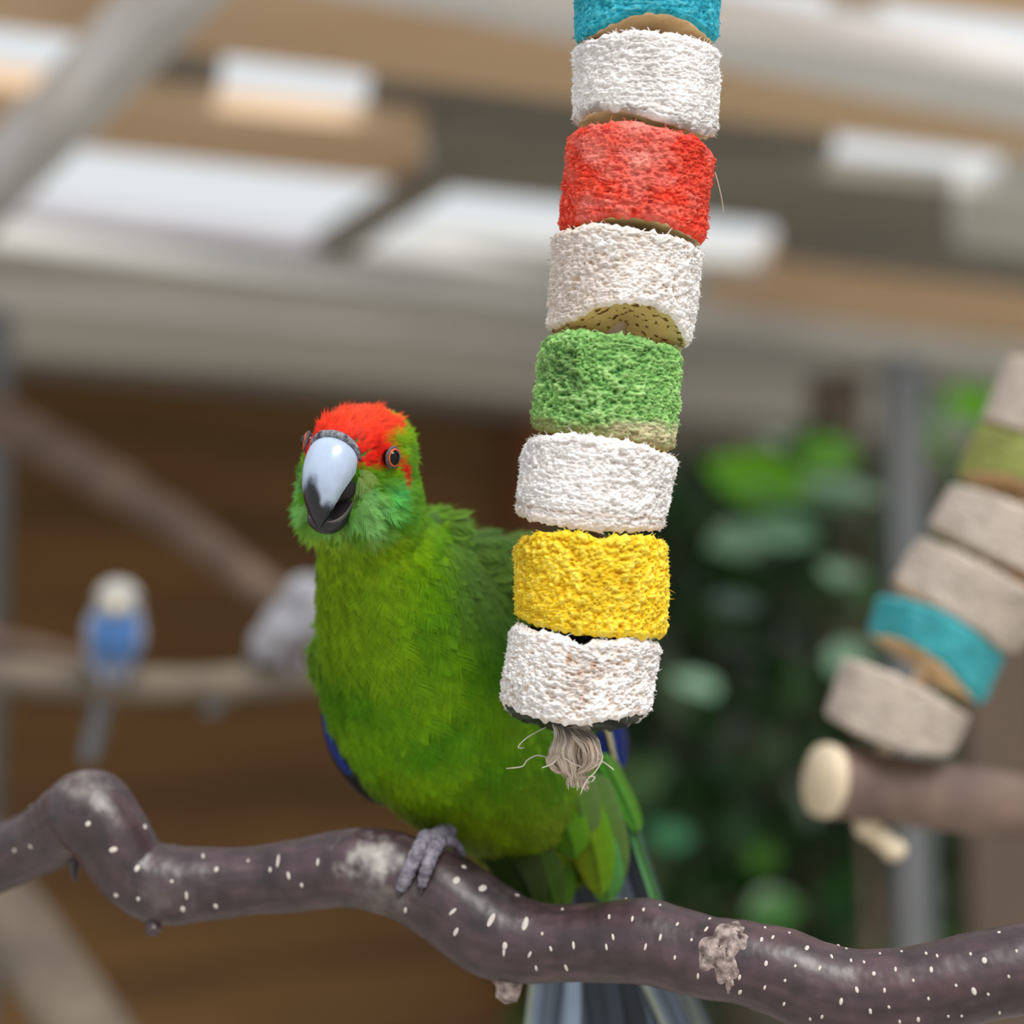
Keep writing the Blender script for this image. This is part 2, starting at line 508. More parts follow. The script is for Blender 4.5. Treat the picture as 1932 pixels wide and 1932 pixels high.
    # frayed fibres standing off the side
    if fibres:
        rg = np.random.default_rng(seed)
        ii = rg.integers(0, nz, fibres); jj = rg.integers(0, nth, fibres)
        edgep = rg.random(fibres) < 0.05
        ii = np.where(edgep, nz - 1, ii)
        p0 = V[ii, jj]; nn = sx[jj][:, None] * ac + sy[jj][:, None] * dp
        tt = (sy[jj][:, None] * ac - sx[jj][:, None] * dp)
        dirn = norm(tt * rg.choice([-1, 1], fibres)[:, None] * 1.0 + nn * rg.uniform(0.15, 0.8, fibres)[:, None] + ax * rg.normal(0, 0.6, fibres)[:, None])
        dirn = np.where(edgep[:, None], norm(dirn * 0.7 + ax * 0.6), dirn)
        ln = rg.uniform(0.0004, 0.0014, fibres) * np.where(rg.random(fibres) < 0.06, 1.9, 1)
        wd = rg.uniform(0.00008, 0.0002, fibres)
        side = norm(np.cross(dirn, nn))
        mid = p0 + dirn * (ln * 0.55)[:, None] + nn * 0.0001
        end = p0 + dirn * ln[:, None] + (nn * 0.4 - ax * 0.2) * (ln * 0.35)[:, None]
        a = p0 - nn * 0.0001
        VV = np.stack([a - side * wd[:, None], a + side * wd[:, None], mid + side * wd[:, None] * 0.8, mid - side * wd[:, None] * 0.8, end], 1)
        idx = np.arange(fibres)[:, None] * 5
        fq = np.hstack([idx, idx + 1, idx + 2, idx + 3]); ft = np.hstack([idx + 3, idx + 2, idx + 4])
        fc = tip * rg.uniform(0.85, 1.08, fibres)[:, None]
        fo = obj('loose_fibres', VV.reshape(-1, 3), fq.tolist() + ft.tolist(), M['fibre'], o,
                 cols=np.repeat(np.clip(fc, 0, 1), 5, 0), normals=np.repeat(norm(nn + 0.3 * dirn), 5, 0))
        fo['kind'] = 'stuff'
    return Ct, Cb

W_B, W_P, W_T = srgb(236, 231, 229), srgb(200, 178, 156), srgb(246, 243, 241)

def stain_green(c, v, sx, sy, q, seed):
    # bare pale wood along the lower right, dark blotch left
    m = np.clip((0.20 - v + 0.10 * sx + 0.10 * fbm(q * 150, 2, seed)) / 0.10, 0, 1) * np.clip((sx + 0.15) / 0.3, 0, 1)
    bare = np.array(srgb(196, 190, 150))
    c = c * (1 - m[..., None]) + bare * m[..., None]
    m2 = np.clip((0.14 - v + 0.05 * fbm(q * 200, 2, seed + 2)) / 0.06, 0, 1)
    c = c * (1 - 0.7 * m2[..., None]) + np.array(srgb(132, 122, 80)) * 0.7 * m2[..., None]
    m3 = np.clip((0.26 - np.hypot(v - 0.62, (sx + 0.62) * 0.7) + 0.12 * fbm(q * 260, 2, seed + 4)) / 0.12, 0, 1)
    return c * (1 - 0.45 * m3[..., None])

def fade_highlight_red(c, v, sx, sy, q, seed):  # paler pink round the middle: dye fade and a highlight put into the colour
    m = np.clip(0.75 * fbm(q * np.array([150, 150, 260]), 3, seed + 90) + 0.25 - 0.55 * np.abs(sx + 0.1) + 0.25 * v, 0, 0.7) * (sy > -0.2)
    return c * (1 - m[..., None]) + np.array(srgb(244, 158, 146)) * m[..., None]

def stain_rim(c, v, sx, sy, q, seed):
    m = np.clip((0.13 - v + 0.05 * fbm(q * 300, 2, seed)) / 0.05, 0, 1) * np.clip(0.6 + fbm(q * 400, 2, seed + 8), 0, 1)
    return c * (1 - 0.75 * m[..., None]) + np.array(srgb(120, 104, 92)) * 0.75 * m[..., None]

def stain_beige(c, v, sx, sy, q, seed):
    m = np.clip((0.25 - sx * 0.9 + 0.8 * fbm(q * 140, 3, seed)) / 0.8, 0, 1)
    return c * (1 - 0.45 * m[..., None]) + np.array(srgb(196, 172, 148)) * 0.45 * m[..., None]

def stain_line(c, v, sx, sy, q, seed):
    m = np.exp(-((v - 0.17 - 0.02 * vnoise(q * 300, seed)) / 0.022) ** 2)
    c = c * (1 - 0.55 * m[..., None]) + np.array(srgb(150, 112, 78)) * 0.55 * m[..., None]
    m = np.clip((0.13 - v) / 0.05, 0, 1)
    return c * (1 - 0.35 * m[..., None]) + np.array(srgb(216, 186, 152)) * 0.35 * m[..., None]

def stain_hole(c, v, sx, sy, q, seed):
    for (u0, v0, r, k) in ((-0.22, 0.78, 0.045, 0.75), (-0.06, 0.66, 0.04, 0.65), (-0.12, 0.54, 0.03, 0.5), (0.1, 0.7, 0.03, 0.5), (0.02, 0.3, 0.02, 0.4), (0.05, 0.6, 0.2, 0.12), (-0.05, 0.45, 0.2, 0.10), (0.4, 0.72, 0.16, 0.14)):
        m = np.clip((r - np.hypot((sx - u0), (v - v0) * 0.62) + 0.05 * fbm(q * 500, 2, seed)) / (0.5 * r), 0, 1) * (sy > 0) * k
        c = c * (1 - m[..., None]) + np.array(srgb(176, 122, 78)) * m[..., None]
    return c

def hanging_toy():
    base = P(1085, 1490, SD)
    t = thing('hanging_toy', 'sharp string of rough wooden blocks with red, green and yellow ones beside the green parakeet', 'bird toy', base)
    B = []
    def blk(*a, **k): B.append(block_geo('block', t, *a, **k))
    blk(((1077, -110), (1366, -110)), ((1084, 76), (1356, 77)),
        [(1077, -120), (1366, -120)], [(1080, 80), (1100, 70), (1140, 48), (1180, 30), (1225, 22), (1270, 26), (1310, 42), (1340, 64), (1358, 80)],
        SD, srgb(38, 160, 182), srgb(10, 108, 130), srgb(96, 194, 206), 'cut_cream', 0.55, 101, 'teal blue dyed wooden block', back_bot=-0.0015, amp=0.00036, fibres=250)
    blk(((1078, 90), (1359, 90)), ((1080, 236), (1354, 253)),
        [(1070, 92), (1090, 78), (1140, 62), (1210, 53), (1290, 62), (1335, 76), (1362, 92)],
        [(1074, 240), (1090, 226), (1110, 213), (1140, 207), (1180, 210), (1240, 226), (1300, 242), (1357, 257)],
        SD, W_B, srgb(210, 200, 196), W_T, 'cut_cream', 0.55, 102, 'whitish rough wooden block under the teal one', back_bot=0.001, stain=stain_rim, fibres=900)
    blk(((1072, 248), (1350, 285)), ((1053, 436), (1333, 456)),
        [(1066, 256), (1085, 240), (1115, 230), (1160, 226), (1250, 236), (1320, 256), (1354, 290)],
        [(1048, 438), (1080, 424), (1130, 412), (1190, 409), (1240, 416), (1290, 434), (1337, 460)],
        SD, srgb(226, 62, 40), srgb(178, 22, 22), srgb(238, 104, 84), 'cut_cream', 0.5, 103, 'red dyed rough wooden block', back_bot=-0.001, amp=0.00074, fibres=900, stain=fade_highlight_red)
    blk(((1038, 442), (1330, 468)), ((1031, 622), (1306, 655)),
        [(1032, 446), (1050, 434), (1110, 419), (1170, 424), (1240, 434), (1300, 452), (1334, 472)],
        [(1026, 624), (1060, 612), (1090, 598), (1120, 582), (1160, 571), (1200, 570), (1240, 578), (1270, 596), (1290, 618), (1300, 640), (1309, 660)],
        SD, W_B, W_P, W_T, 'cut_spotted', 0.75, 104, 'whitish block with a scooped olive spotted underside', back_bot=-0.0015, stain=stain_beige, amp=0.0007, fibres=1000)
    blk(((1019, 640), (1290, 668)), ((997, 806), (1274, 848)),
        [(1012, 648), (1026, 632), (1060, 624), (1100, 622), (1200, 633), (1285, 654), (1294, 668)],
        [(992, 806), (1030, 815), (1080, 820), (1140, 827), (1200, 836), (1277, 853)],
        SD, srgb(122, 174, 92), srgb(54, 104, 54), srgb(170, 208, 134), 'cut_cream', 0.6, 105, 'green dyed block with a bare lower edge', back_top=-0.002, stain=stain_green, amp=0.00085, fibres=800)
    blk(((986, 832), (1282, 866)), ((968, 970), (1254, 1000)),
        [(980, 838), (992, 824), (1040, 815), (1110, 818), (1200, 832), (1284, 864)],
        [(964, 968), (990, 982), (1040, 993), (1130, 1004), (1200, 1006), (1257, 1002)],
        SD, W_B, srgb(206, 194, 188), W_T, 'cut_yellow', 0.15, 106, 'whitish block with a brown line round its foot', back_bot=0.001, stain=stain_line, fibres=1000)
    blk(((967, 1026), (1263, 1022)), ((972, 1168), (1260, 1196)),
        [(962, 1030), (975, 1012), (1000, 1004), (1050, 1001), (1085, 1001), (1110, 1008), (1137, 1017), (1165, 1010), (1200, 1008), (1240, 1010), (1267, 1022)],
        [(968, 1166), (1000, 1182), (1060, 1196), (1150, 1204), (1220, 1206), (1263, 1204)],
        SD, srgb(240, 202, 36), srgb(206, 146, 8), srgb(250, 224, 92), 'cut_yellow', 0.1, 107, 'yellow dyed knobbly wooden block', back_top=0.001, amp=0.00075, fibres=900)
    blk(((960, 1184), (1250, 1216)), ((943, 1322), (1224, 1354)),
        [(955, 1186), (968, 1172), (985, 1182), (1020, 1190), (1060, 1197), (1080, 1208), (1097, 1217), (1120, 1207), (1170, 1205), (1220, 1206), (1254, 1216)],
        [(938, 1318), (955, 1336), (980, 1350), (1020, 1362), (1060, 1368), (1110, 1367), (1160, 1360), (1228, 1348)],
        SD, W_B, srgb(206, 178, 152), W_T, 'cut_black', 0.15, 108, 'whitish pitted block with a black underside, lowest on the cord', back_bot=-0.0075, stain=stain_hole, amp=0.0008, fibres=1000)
    # the cord through the blocks: three twisted strands
    top = P(1221, -560, SD); pts = [top, B[0][0], B[1][0], B[2][0], B[3][0], B[4][0], B[5][0], B[6][0], B[7][0], B[7][1], P(1092, 1392, SD), P(1090, 1412, SD)]
    C = spline(pts, 240); T, A, Bn = frames(C)
    j = Join()
    for k in range(3):
        ph = np.linspace(0, 70 * math.pi, len(C)) + k * 2 * math.pi / 3
        V, fs = tube_geo(C + 0.0016 * (np.cos(ph)[:, None] * A + np.sin(ph)[:, None] * Bn), 0.0018, 8)
        j.add(V, fs, srgb(196, 180, 162))
    j.build('rope', M['rope'], t)
    # knot of sisal under the last block and its tassel
    rg = np.random.default_rng(5)
    kn = P(1080, 1418, SD - 0.001); s = SD / F
    j = Join()
    cols = [srgb(228, 214, 200), srgb(208, 188, 170), srgb(240, 230, 218), srgb(190, 168, 150)]
    def strand(px, rad, col, n=14, dz=0.0):
        C = spline([P(x, y, SD + z + dz) for x, y, z in px], n)
        r = np.full(n, rad); r[-3:] *= np.array([0.9, 0.75, 0.5])
        j.add(*tube_geo(C, r, 5), col)
    for k in range(90):
        f = rg.uniform(-1, 1); o = rg.normal(0, 1.6, 12); zf = -0.0062 * math.sqrt(max(0.05, 1 - f * f))
        strand([(1066 + 22 * f + o[0], 1368, -0.001), (1078 + 30 * f + o[1], 1392 + o[2], zf - 0.0004), (1082 + 38 * f + o[3] - 8, 1418 + o[4], zf - 0.0012), (1080 + 32 * f + o[5], 1444 + o[6], zf), (1082 + 14 * f + o[7], 1466 + o[8], zf * 0.4)],
               rg.uniform(0.00013, 0.00024), cols[rg.integers(4)])
    # wrap of the knot: bundles that come out of the block, swing right and round under to the left
    for k in range(260):
        f = rg.random(); z = -0.008 * math.sin(math.pi * f) + rg.normal(0, 0.001)
        o = rg.normal(0, 2.0, 12)
        x0 = 1045 + 55 * f
        strand([(x0 + o[0], 1366, 0.002), (x0 + 18 + o[1], 1386 + o[2], z * 0.6 - 0.001), (1090 + 38 * f + o[3], 1404 + o[4] - 4 * f, z - 0.003), (1098 + 36 * f + o[5], 1428 + 8 * f + o[6], z - 0.002),
                (1088 + 20 * f + o[7], 1452 + o[8], z + 0.002), (1070 + o[9], 1462 + o[10], 0.004)], rg.uniform(0.00013, 0.00024), cols[rg.integers(4)])
    for k in range(220):
        f = rg.random(); o = rg.normal(0, 2.0, 12); z = -0.006 * math.sin(math.pi * f) + 0.001
        strand([(1100 + o[0], 1418 + 10 * f + o[1], z - 0.001), (1064 + o[2], 1414 + 12 * f, z - 0.002), (1036 + 6 * f + o[3], 1428 + 14 * f + o[4], z), (1042 + 10 * f + o[5], 1448 + 6 * f + o[6], z + 0.001), (1075 + o[7], 1458 + o[8], 0.003)],
               rg.uniform(0.00013, 0.00024), cols[rg.integers(4)])
    for k in range(150):
        f = rg.random(); o = rg.normal(0, 2.0, 10); z = -0.004 * math.sin(math.pi * f)
        strand([(1082 + o[0], 1440 + o[1], z), (1076 + 14 * f + o[2], 1456 + o[3], z - 0.001), (1072 + 30 * f + o[4], 1468 + o[5], z), (1070 + 42 * f + o[6], 1478 + 3 * o[7], z + 0.001)],
               rg.uniform(0.0001, 0.0002), cols[rg.integers(4)])
    V, fs = ell_geo(kn, np.array([RX * 31 * s, UP * 34 * s, FW * 0.0046]) , 12, 16)
    j.add(V, fs, cols[3])
    kn_o = j.build('knot', M['rope'], t); kn_o['label'] = 'frayed pale sisal knot under the lowest block'; kn_o['kind'] = 'stuff'
    # stray fibres
    stray = [[(1040, 1432, -.001), (1015, 1425, -.002), (995, 1434, -.003), (985, 1446, -.003), (955, 1450, -.002)],
             [(1030, 1372, -.002), (1000, 1388, -.004), (985, 1400, -.004), (978, 1410, -.004), (990, 1411, -.003)],
             [(1056, 1424, -.007), (1046, 1438, -.008), (1035, 1444, -.008), (1022, 1449, -.008)],
             [(1062, 1428, -.008), (1085, 1442, -.008), (1115, 1450, -.007), (1130, 1436, -.006), (1132, 1420, -.005)],
             [(1132, 1416, -.006), (1136, 1432, -.008), (1124, 1455, -.008), (1106, 1474, -.007), (1095, 1499, -.007)],
             [(1090, 1402, -.008), (1102, 1416, -.009), (1118, 1427, -.009), (1131, 1433, -.009)],
             [(1136, 1436, -.004), (1150, 1446, -.003), (1158, 1453, -.003)],
             [(1110, 1465, -.004), (1122, 1466, -.004), (1116, 1476, -.004)]]
    for px in stray:
        j2 = Join(); C = spline([P(x, y, SD + z) for x, y, z in px], 24)
        r = np.full(24, 0.00017); r[-4:] *= np.linspace(1, 0.5, 4)
        j2.add(*tube_geo(C, r, 5), srgb(232, 222, 210)); j2.build('stray_fibre', M['rope'], t)
    j2 = Join(); C = spline([P(1349, 325, SD), P(1356, 350, SD - .001), P(1362, 378, SD - .001), P(1365, 401, SD)], 20)
    j2.add(*tube_geo(C, np.full(20, 0.0001), 5), srgb(220, 208, 190)); j2.build('stray_fibre', M['rope'], t)
    return t
hanging_toy()

# ------------------------------------------------------------------ the perch branch in front
M['bark'] = noise_mat('purple_brown_bark', srgb(38, 24, 29), srgb(74, 56, 61), (150, 150, 150), 0.40, 0.16, (400, 400, 400), spec=0.7, lo=0.3, hi=0.72, tint=True, dist=0.0006)
M['lenticel'] = noise_mat('pale_lenticel', srgb(206, 192, 182), srgb(232, 224, 218), (600, 600, 600), 0.8, 0.4)
M['scar'] = noise_mat('knot_scar', srgb(92, 76, 72), srgb(178, 160, 154), (420, 420, 420), 0.85, 0.8, (700, 700, 700), lo=0.35, hi=0.62)

def perch():
    # (x, y centre, half thickness px, depth offset mm)
    ctl = [(-1300, 1760, 62, 110), (-800, 1725, 62, 92), (-420, 1690, 62, 78), (-200, 1668, 62, 74), (-60, 1640, 62, 68), (20, 1612, 62, 62), (85, 1578, 64, 55), (135, 1545, 72, 47), (170, 1533, 80, 42), (205, 1570, 76, 40), (250, 1640, 72, 40), (310, 1668, 76, 40),
           (390, 1668, 70, 40), (480, 1662, 64, 39), (570, 1652, 66, 38), (650, 1640, 72, 36), (715, 1644, 77, 34), (780, 1664, 80, 32),
           (850, 1702, 86, 29), (920, 1752, 88, 26), (985, 1775, 80, 23), (1060, 1780, 72, 20), (1130, 1778, 74, 17), (1205, 1776, 81, 14), (1270, 1790, 80, 11), (1330, 1806, 79, 8), (1400, 1817, 80, 5),
           (1470, 1836, 84, 3), (1540, 1862, 84, 1), (1620, 1878, 84, -1), (1700, 1877, 84, -3), (1780, 1862, 84, -4), (1860, 1842, 84, -5), (1940, 1828, 84, -6), (2060, 1816, 84, -7), (2200, 1810, 84, -8), (2420, 1800, 84, -8)]
    k = spline(np.array(ctl, float), 620)
    d = D + k[:, 3] / 1000
    C = P(k[:, 0], k[:, 1], d); R = k[:, 2] / F * d
    T, A, B = frames(C)
    seg = 84; th = np.linspace(0, 2 * math.pi, seg, endpoint=False)
    dirs = np.cos(th)[None, :, None] * A[:, None] + np.sin(th)[None, :, None] * B[:, None]
    base = C[:, None] + R[:, None, None] * dirs
    q = base * 1000
    lump = 0.9 * fbm(q * 0.055, 3, 3) + 0.25 * fbm(q * 0.25, 3, 8) + 0.10 * fbm(q * 0.9, 2, 9)
    V = base + (lump * 0.0007)[..., None] * dirs
    # colour: smooth purple bark with greyer weathered areas and streaks
    st = fbm(np.stack([k[:, 0][:, None] * 0.012 + 0 * th, 6 * np.cos(th)[None] + 0 * R[:, None], 6 * np.sin(th)[None] + 0 * R[:, None]], -1), 4, 21)
    col = np.ones(V.shape)
    g = np.clip(0.5 + 1.4 * st, 0, 1)[..., None]
    pur = np.array((0.75, 0.62, 0.68)); gry = np.array((1.32, 1.22, 1.28))
    col = pur * (1 - g) + gry * g
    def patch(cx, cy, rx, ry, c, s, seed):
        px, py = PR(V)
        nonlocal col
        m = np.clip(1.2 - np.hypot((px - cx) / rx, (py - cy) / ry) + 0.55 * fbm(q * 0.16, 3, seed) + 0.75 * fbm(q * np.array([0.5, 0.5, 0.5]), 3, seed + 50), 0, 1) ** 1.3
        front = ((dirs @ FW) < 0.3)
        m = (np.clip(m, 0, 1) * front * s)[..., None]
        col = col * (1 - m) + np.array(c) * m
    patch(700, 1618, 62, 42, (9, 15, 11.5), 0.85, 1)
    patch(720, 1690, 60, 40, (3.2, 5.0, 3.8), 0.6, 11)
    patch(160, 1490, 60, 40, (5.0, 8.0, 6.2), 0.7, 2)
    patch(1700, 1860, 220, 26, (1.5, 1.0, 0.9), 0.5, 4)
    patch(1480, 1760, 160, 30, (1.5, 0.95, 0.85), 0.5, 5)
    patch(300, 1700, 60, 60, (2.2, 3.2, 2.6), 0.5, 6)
    fs = grid_faces(len(C), seg, True)
    V2 = V.reshape(-1, 3); n = len(V2)
    V2 = np.vstack([V2, C[0], C[-1]]); col2 = np.vstack([col.reshape(-1, 3), [1, 1, 1], [1, 1, 1]])
    fl = fs.tolist() + [[(a + 1) % seg, a, n] for a in range(seg)] + [[(len(C) - 1) * seg + a, (len(C) - 1) * seg + (a + 1) % seg, n + 1] for a in range(seg)]
    t = thing('perch_branch', 'smooth crooked purple-brown branch with pale flecks that the green parrot perches on', 'branch', C[380])
    obj('bark', V2, fl, M['bark'], t, cols=col2)
    # helper: surface point of the branch facing the camera at a pixel
    pxs, pys = PR(V)
    fr = (dirs @ FW) < -0.02
    def surf(x, y):
        dd = np.hypot(pxs - x, pys - y) + np.where(fr, 0, 1e4)
        i, j = np.unravel_index(np.argmin(dd), dd.shape)
        return V[i, j], dirs[i, j], T[i], dd[i, j]
    # lenticels (seen ones by place, then a scatter round the back)
    z7 = [(20,140,16,9),(300,217,12,7),(50,250,22,6),(173,268,24,7),(97,365,24,6),(205,424,18,6),(257,352,15,5),(342,340,22,7),(312,420,22,8),(190,380,20,6),(228,305,10,4),(463,247,16,5),(553,252,18,6),(588,216,14,5),
          (480,318,18,5),(455,350,18,4),(598,348,20,6),(648,315,20,7),(710,266,14,5),(700,392,13,4),(776,455,18,4),(812,285,20,7),(822,252,14,5),(760,320,8,5),(645,200,10,5),(926,458,16,8),(928,507,18,9),(944,334,14,6),(1002,320,16,8),
          (1044,312,16,7),(1017,280,8,7),(1024,407,16,9),(1019,498,14,6),(1087,464,7,5),(1085,551,14,7),(1168,356,20,10),(1257,383,16,7),(1212,422,16,7),(1321,396,13,6),(1366,403,12,5),(1400,440,13,10),(1475,433,16,5),(1420,372,8,5),(1500,365,8,5),
          (1587,373,13,7),(1626,383,13,6),(1605,435,18,9),(1743,378,11,5),(1847,300,10,9),(1794,402,18,13),(1757,505,22,12),(1690,488,6,5),(1592,537,10,5),(1563,602,16,9),(1492,614,12,6),(1388,579,16,8),(1283,538,20,9),(1342,503,18,9),(1437,506,14,7),
          (1217,600,14,7),(1177,600,12,6),(1843,581,16,6),(1664,590,6,5),(1712,592,7,4),(1810,520,6,5),(1880,450,8,5),(1905,360,10,6),(1125,420,7,5),(1455,560,6,4),(1540,470,6,4),(1310,340,7,5),(1100,300,7,4)]
    spots = [(900 + x * .534, 1600 + y * .534, l * .534, w * .534) for x, y, l, w in z7]
    z6 = [(460,430,26,16),(552,515,22,14),(585,345,16,14),(822,465,22,8),(880,520,18,12),(760,620,26,8),(738,675,20,14),(868,665,18,12),(470,625,18,14),(1090,515,16,8),(1125,480,44,7),(1288,485,24,6),(1225,580,14,9),(1165,540,24,9),(300,600,0,0),(360,335,18,14),
          (1640,685,22,10),(1838,690,30,10),(1850,562,22,14),(1845,770,30,12),(700,560,10,10),(1000,480,10,8),(60,440,12,10),(120,420,14,10),(560,640,14,10)]
    spots += [(x * .4658, 1400 + y * .4658, l * .4658, w * .4658) for x, y, l, w in z6 if l]
    spots += [(650 + x * .181, 1480 + y * .181, l * .181, w * .181) for x, y, l, w in ((1170, 1000, 70, 50), (1450, 1075, 80, 50), (1800, 1160, 40, 40), (1530, 1400, 120, 40), (1660, 1690, 60, 40), (1890, 1450, 120, 45), (1240, 850, 40, 40))]
    rg = np.random.default_rng(3)
    V0, f0 = ell_geo((0, 0, 0), np.eye(3), 6, 10)
    proto = None
    def lent(p, n, tg, l, w):
        nonlocal proto
        if proto is None:
            me = bpy.data.meshes.new('lenticel'); me.from_pydata(V0.tolist(), [], f0); me.materials.append(M['lenticel'])
            me.polygons.foreach_set('use_smooth', [True] * len(me.polygons)); proto = me
        o = bpy.data.objects.new('lenticel', proto); link(o, t)
        b = norm(np.cross(n, tg))            # long axis runs round the branch
        b = norm(b + tg * rg.normal(0, 0.15)); a = norm(np.cross(b, n))
        m = Matrix(((a[0] * w, b[0] * l, n[0] * 0.00028, 0), (a[1] * w, b[1] * l, n[1] * 0.00028, 0), (a[2] * w, b[2] * l, n[2] * 0.00028, 0), (0, 0, 0, 1)))
        pp = p - np.array(t.location)
        m.translation = Vector(pp)
        o.matrix_basis = m
    for x, y, l, w in spots:
        p, n, tg, dd = surf(x, y)
        if dd > 12: continue
        dep = (p - CAM) @ FW
        fs_ = max(0.35, -(n @ FW))
        lent(p, n, tg, 1.4 * max(l, 5) / 2 / F * dep, 1.5 * max(w, 3.6) / 2 / F * dep)
    for k2 in range(90):
        i = rg.integers(90, 600); j = rg.integers(0, seg)
        if dirs[i, j] @ FW > 0.1:
            lent(V[i, j], dirs[i, j], T[i], rg.uniform(.0005, .0013), rg.uniform(.0003, .0005))
    # the big scar and small stubs
    def scar(cx, cy, rx, ry, h, seed, name='knot_scar'):
        p, n, tg, dd = surf(cx, cy)
        dep = (p - CAM) @ FW; s = dep / F
        b = norm(np.cross(n, tg))
        nr, na = 22, 64
        r = np.linspace(0.02, 1, nr)[:, None]; a = np.linspace(0, 2 * math.pi, na, endpoint=False)[None]
        wob = 1 + 0.16 * np.sin(3 * a + seed) + 0.1 * np.sin(7 * a)
        X = r * np.cos(a) * rx * s * wob; Y = r * np.sin(a) * ry * s * wob
        rad = 0.0098
        Z = h * (1 - r ** 2) - 0.5 * (Y ** 2) / rad - 0.0003 * r
        qq = np.stack([X * 900, Y * 900, 0 * X + seed], -1)
        Z = Z + 0.0004 * fbm(qq, 3, seed) * (1 - r ** 6) - 0.0012 * np.exp(-((r - 0.25) / 0.12) ** 2) * (np.cos(a - 1) > 0)
        VV = p + X[..., None] * tg + Y[..., None] * b + Z[..., None] * n
        VV = np.vstack([VV.reshape(-1, 3), p + n * (h - 0.0008)])
        fl = grid_faces(nr, na, True).tolist() + [[(j + 1) % na, j, nr * na] for j in range(na)]
        # orientation
        return obj(name, VV, fl, M['scar'], t)
    scar(1362, 1796, 40, 58, 0.0013, 4)
    scar(1386, 1766, 26, 32, 0.0010, 9)
    scar(1374, 1840, 20, 34, 0.0005, 6)
    def stub(pts, rads, mat='bark'):
        C = spline([P(x, y, D + z / 1000) for x, y, z in pts], 14)
        r = np.interp(np.linspace(0, 1, 14), np.linspace(0, 1, len(rads)), rads) / F * D
        V, f = tube_geo(C, r, 16)
        obj('twig_stub', V, f, M[mat], t, cols=np.ones((len(V), 3)) * 0.9)
    stub([(292, 1690, 38), (289, 1735, 36), (289, 1760, 34)], [40, 17, 16])
    stub([(955, 1830, 24), (960, 1860, 23), (955, 1886, 22)], [40, 26, 22], 'scar')
    stub([(140, 1620, 50), (140, 1650, 48), (142, 1664, 47)], [20, 7, 4])
    stub([(218, 1668, 36), (216, 1688, 34), (214, 1694, 34)], [18, 9, 6])
    return t, surf
PERCH, perch_surf = perch()

# ------------------------------------------------------------------ the green parakeet
M['plumage'] = tint_mat('soft_plumage', 0.6, 0.16, 0.10, 0.0)
M['skin'] = noise_mat('bird_under_down', srgb(50, 84, 10), srgb(66, 104, 14), (200, 200, 200), 0.9)
M['vane'] = tint_mat('flight_feather_vane', 0.5, 0.35, 0.10)
M['beak'] = tint_mat('beak_horn', 0.27, 0.5, 0.0, 0.0, 0.15)
M['cere'] = noise_mat('grey_cere', srgb(62, 62, 70), srgb(150, 150, 160), (900, 900, 900), 0.6, 0.6, (900, 900, 900))
M['eye'] = noise_mat('dark_eye', srgb(8, 7, 7), srgb(18, 12, 10), (300, 300, 300), 0.04, spec=0.3)
M['iris'] = noise_mat('orange_eye_ring', srgb(190, 70, 30), srgb(214, 98, 52), (900, 900, 900), 0.5)
M['lid'] = noise_mat('grey_eyelid', srgb(58, 56, 60), srgb(96, 92, 96), (1200, 1200, 1200), 0.7, 0.5)
M['toe'] = noise_mat('grey_scaly_toe', srgb(92, 88, 100), srgb(150, 142, 156), (500, 500, 500), 0.5, 0.6, (1400, 1400, 1400))
M['claw'] = noise_mat('dark_claw', srgb(40, 38, 42), srgb(70, 66, 70), (500, 500, 500), 0.35)
M['mouth'] = noise_mat('dark_mouth', srgb(24, 20, 20), srgb(40, 34, 32), (500, 500, 500), 0.6)
M['tongue'] = noise_mat('dark_tongue', srgb(70, 60, 60), srgb(120, 108, 104), (500, 500, 500), 0.4)

MM = 0.001
def cam2w(v):
    v = np.asarray(v, float)
    return v[..., 0:1] * RX + v[..., 1:2] * UP - v[..., 2:3] * FW      # z towards the camera

HC = P(672, 884, D + 0.012)                   # middle of the head
hf = norm(np.array([-0.38, -0.17, 0.91])); hr = np.array([0.93, -0.175, 0.0]); hr[2] = -(hf[0] * hr[0] + hf[1] * hr[1]) / hf[2]; hr = norm(hr)
hu = np.cross(hf, hr)
if hu[1] < 0: hu = -hu
HF, HR, HU = cam2w(hf), cam2w(hr), cam2w(hu)
def H(r, u, f):
    """head coordinates in mm: to the bird's left, up, forward"""
    r, u, f = np.broadcast_arrays(*[np.asarray(x, float) for x in (r, u, f)])
    return HC + MM * (r[..., None] * HR + u[..., None] * HU + f[..., None] * HF)
def toH(p):
    q = (np.asarray(p) - HC) / MM
    return q @ HR, q @ HU, q @ HF

SPINE = np.array([   # px, py, depth mm, half width px, half depth mm
    (676, 900, 14, 100, 12.0), (688, 960, 17, 104, 13.0), (700, 1010, 21, 100, 13.5), (722, 1062, 26, 120, 16), (752, 1120, 32, 150, 19), (782, 1190, 39, 176, 22), (808, 1262, 45, 196, 24), (844, 1330, 49, 198, 25),
    (888, 1394, 51, 178, 23), (928, 1450, 52, 148, 20), (954, 1504, 54, 118, 15), (1000, 1548, 56, 82, 10), (1050, 1590, 60, 46, 6)], float)

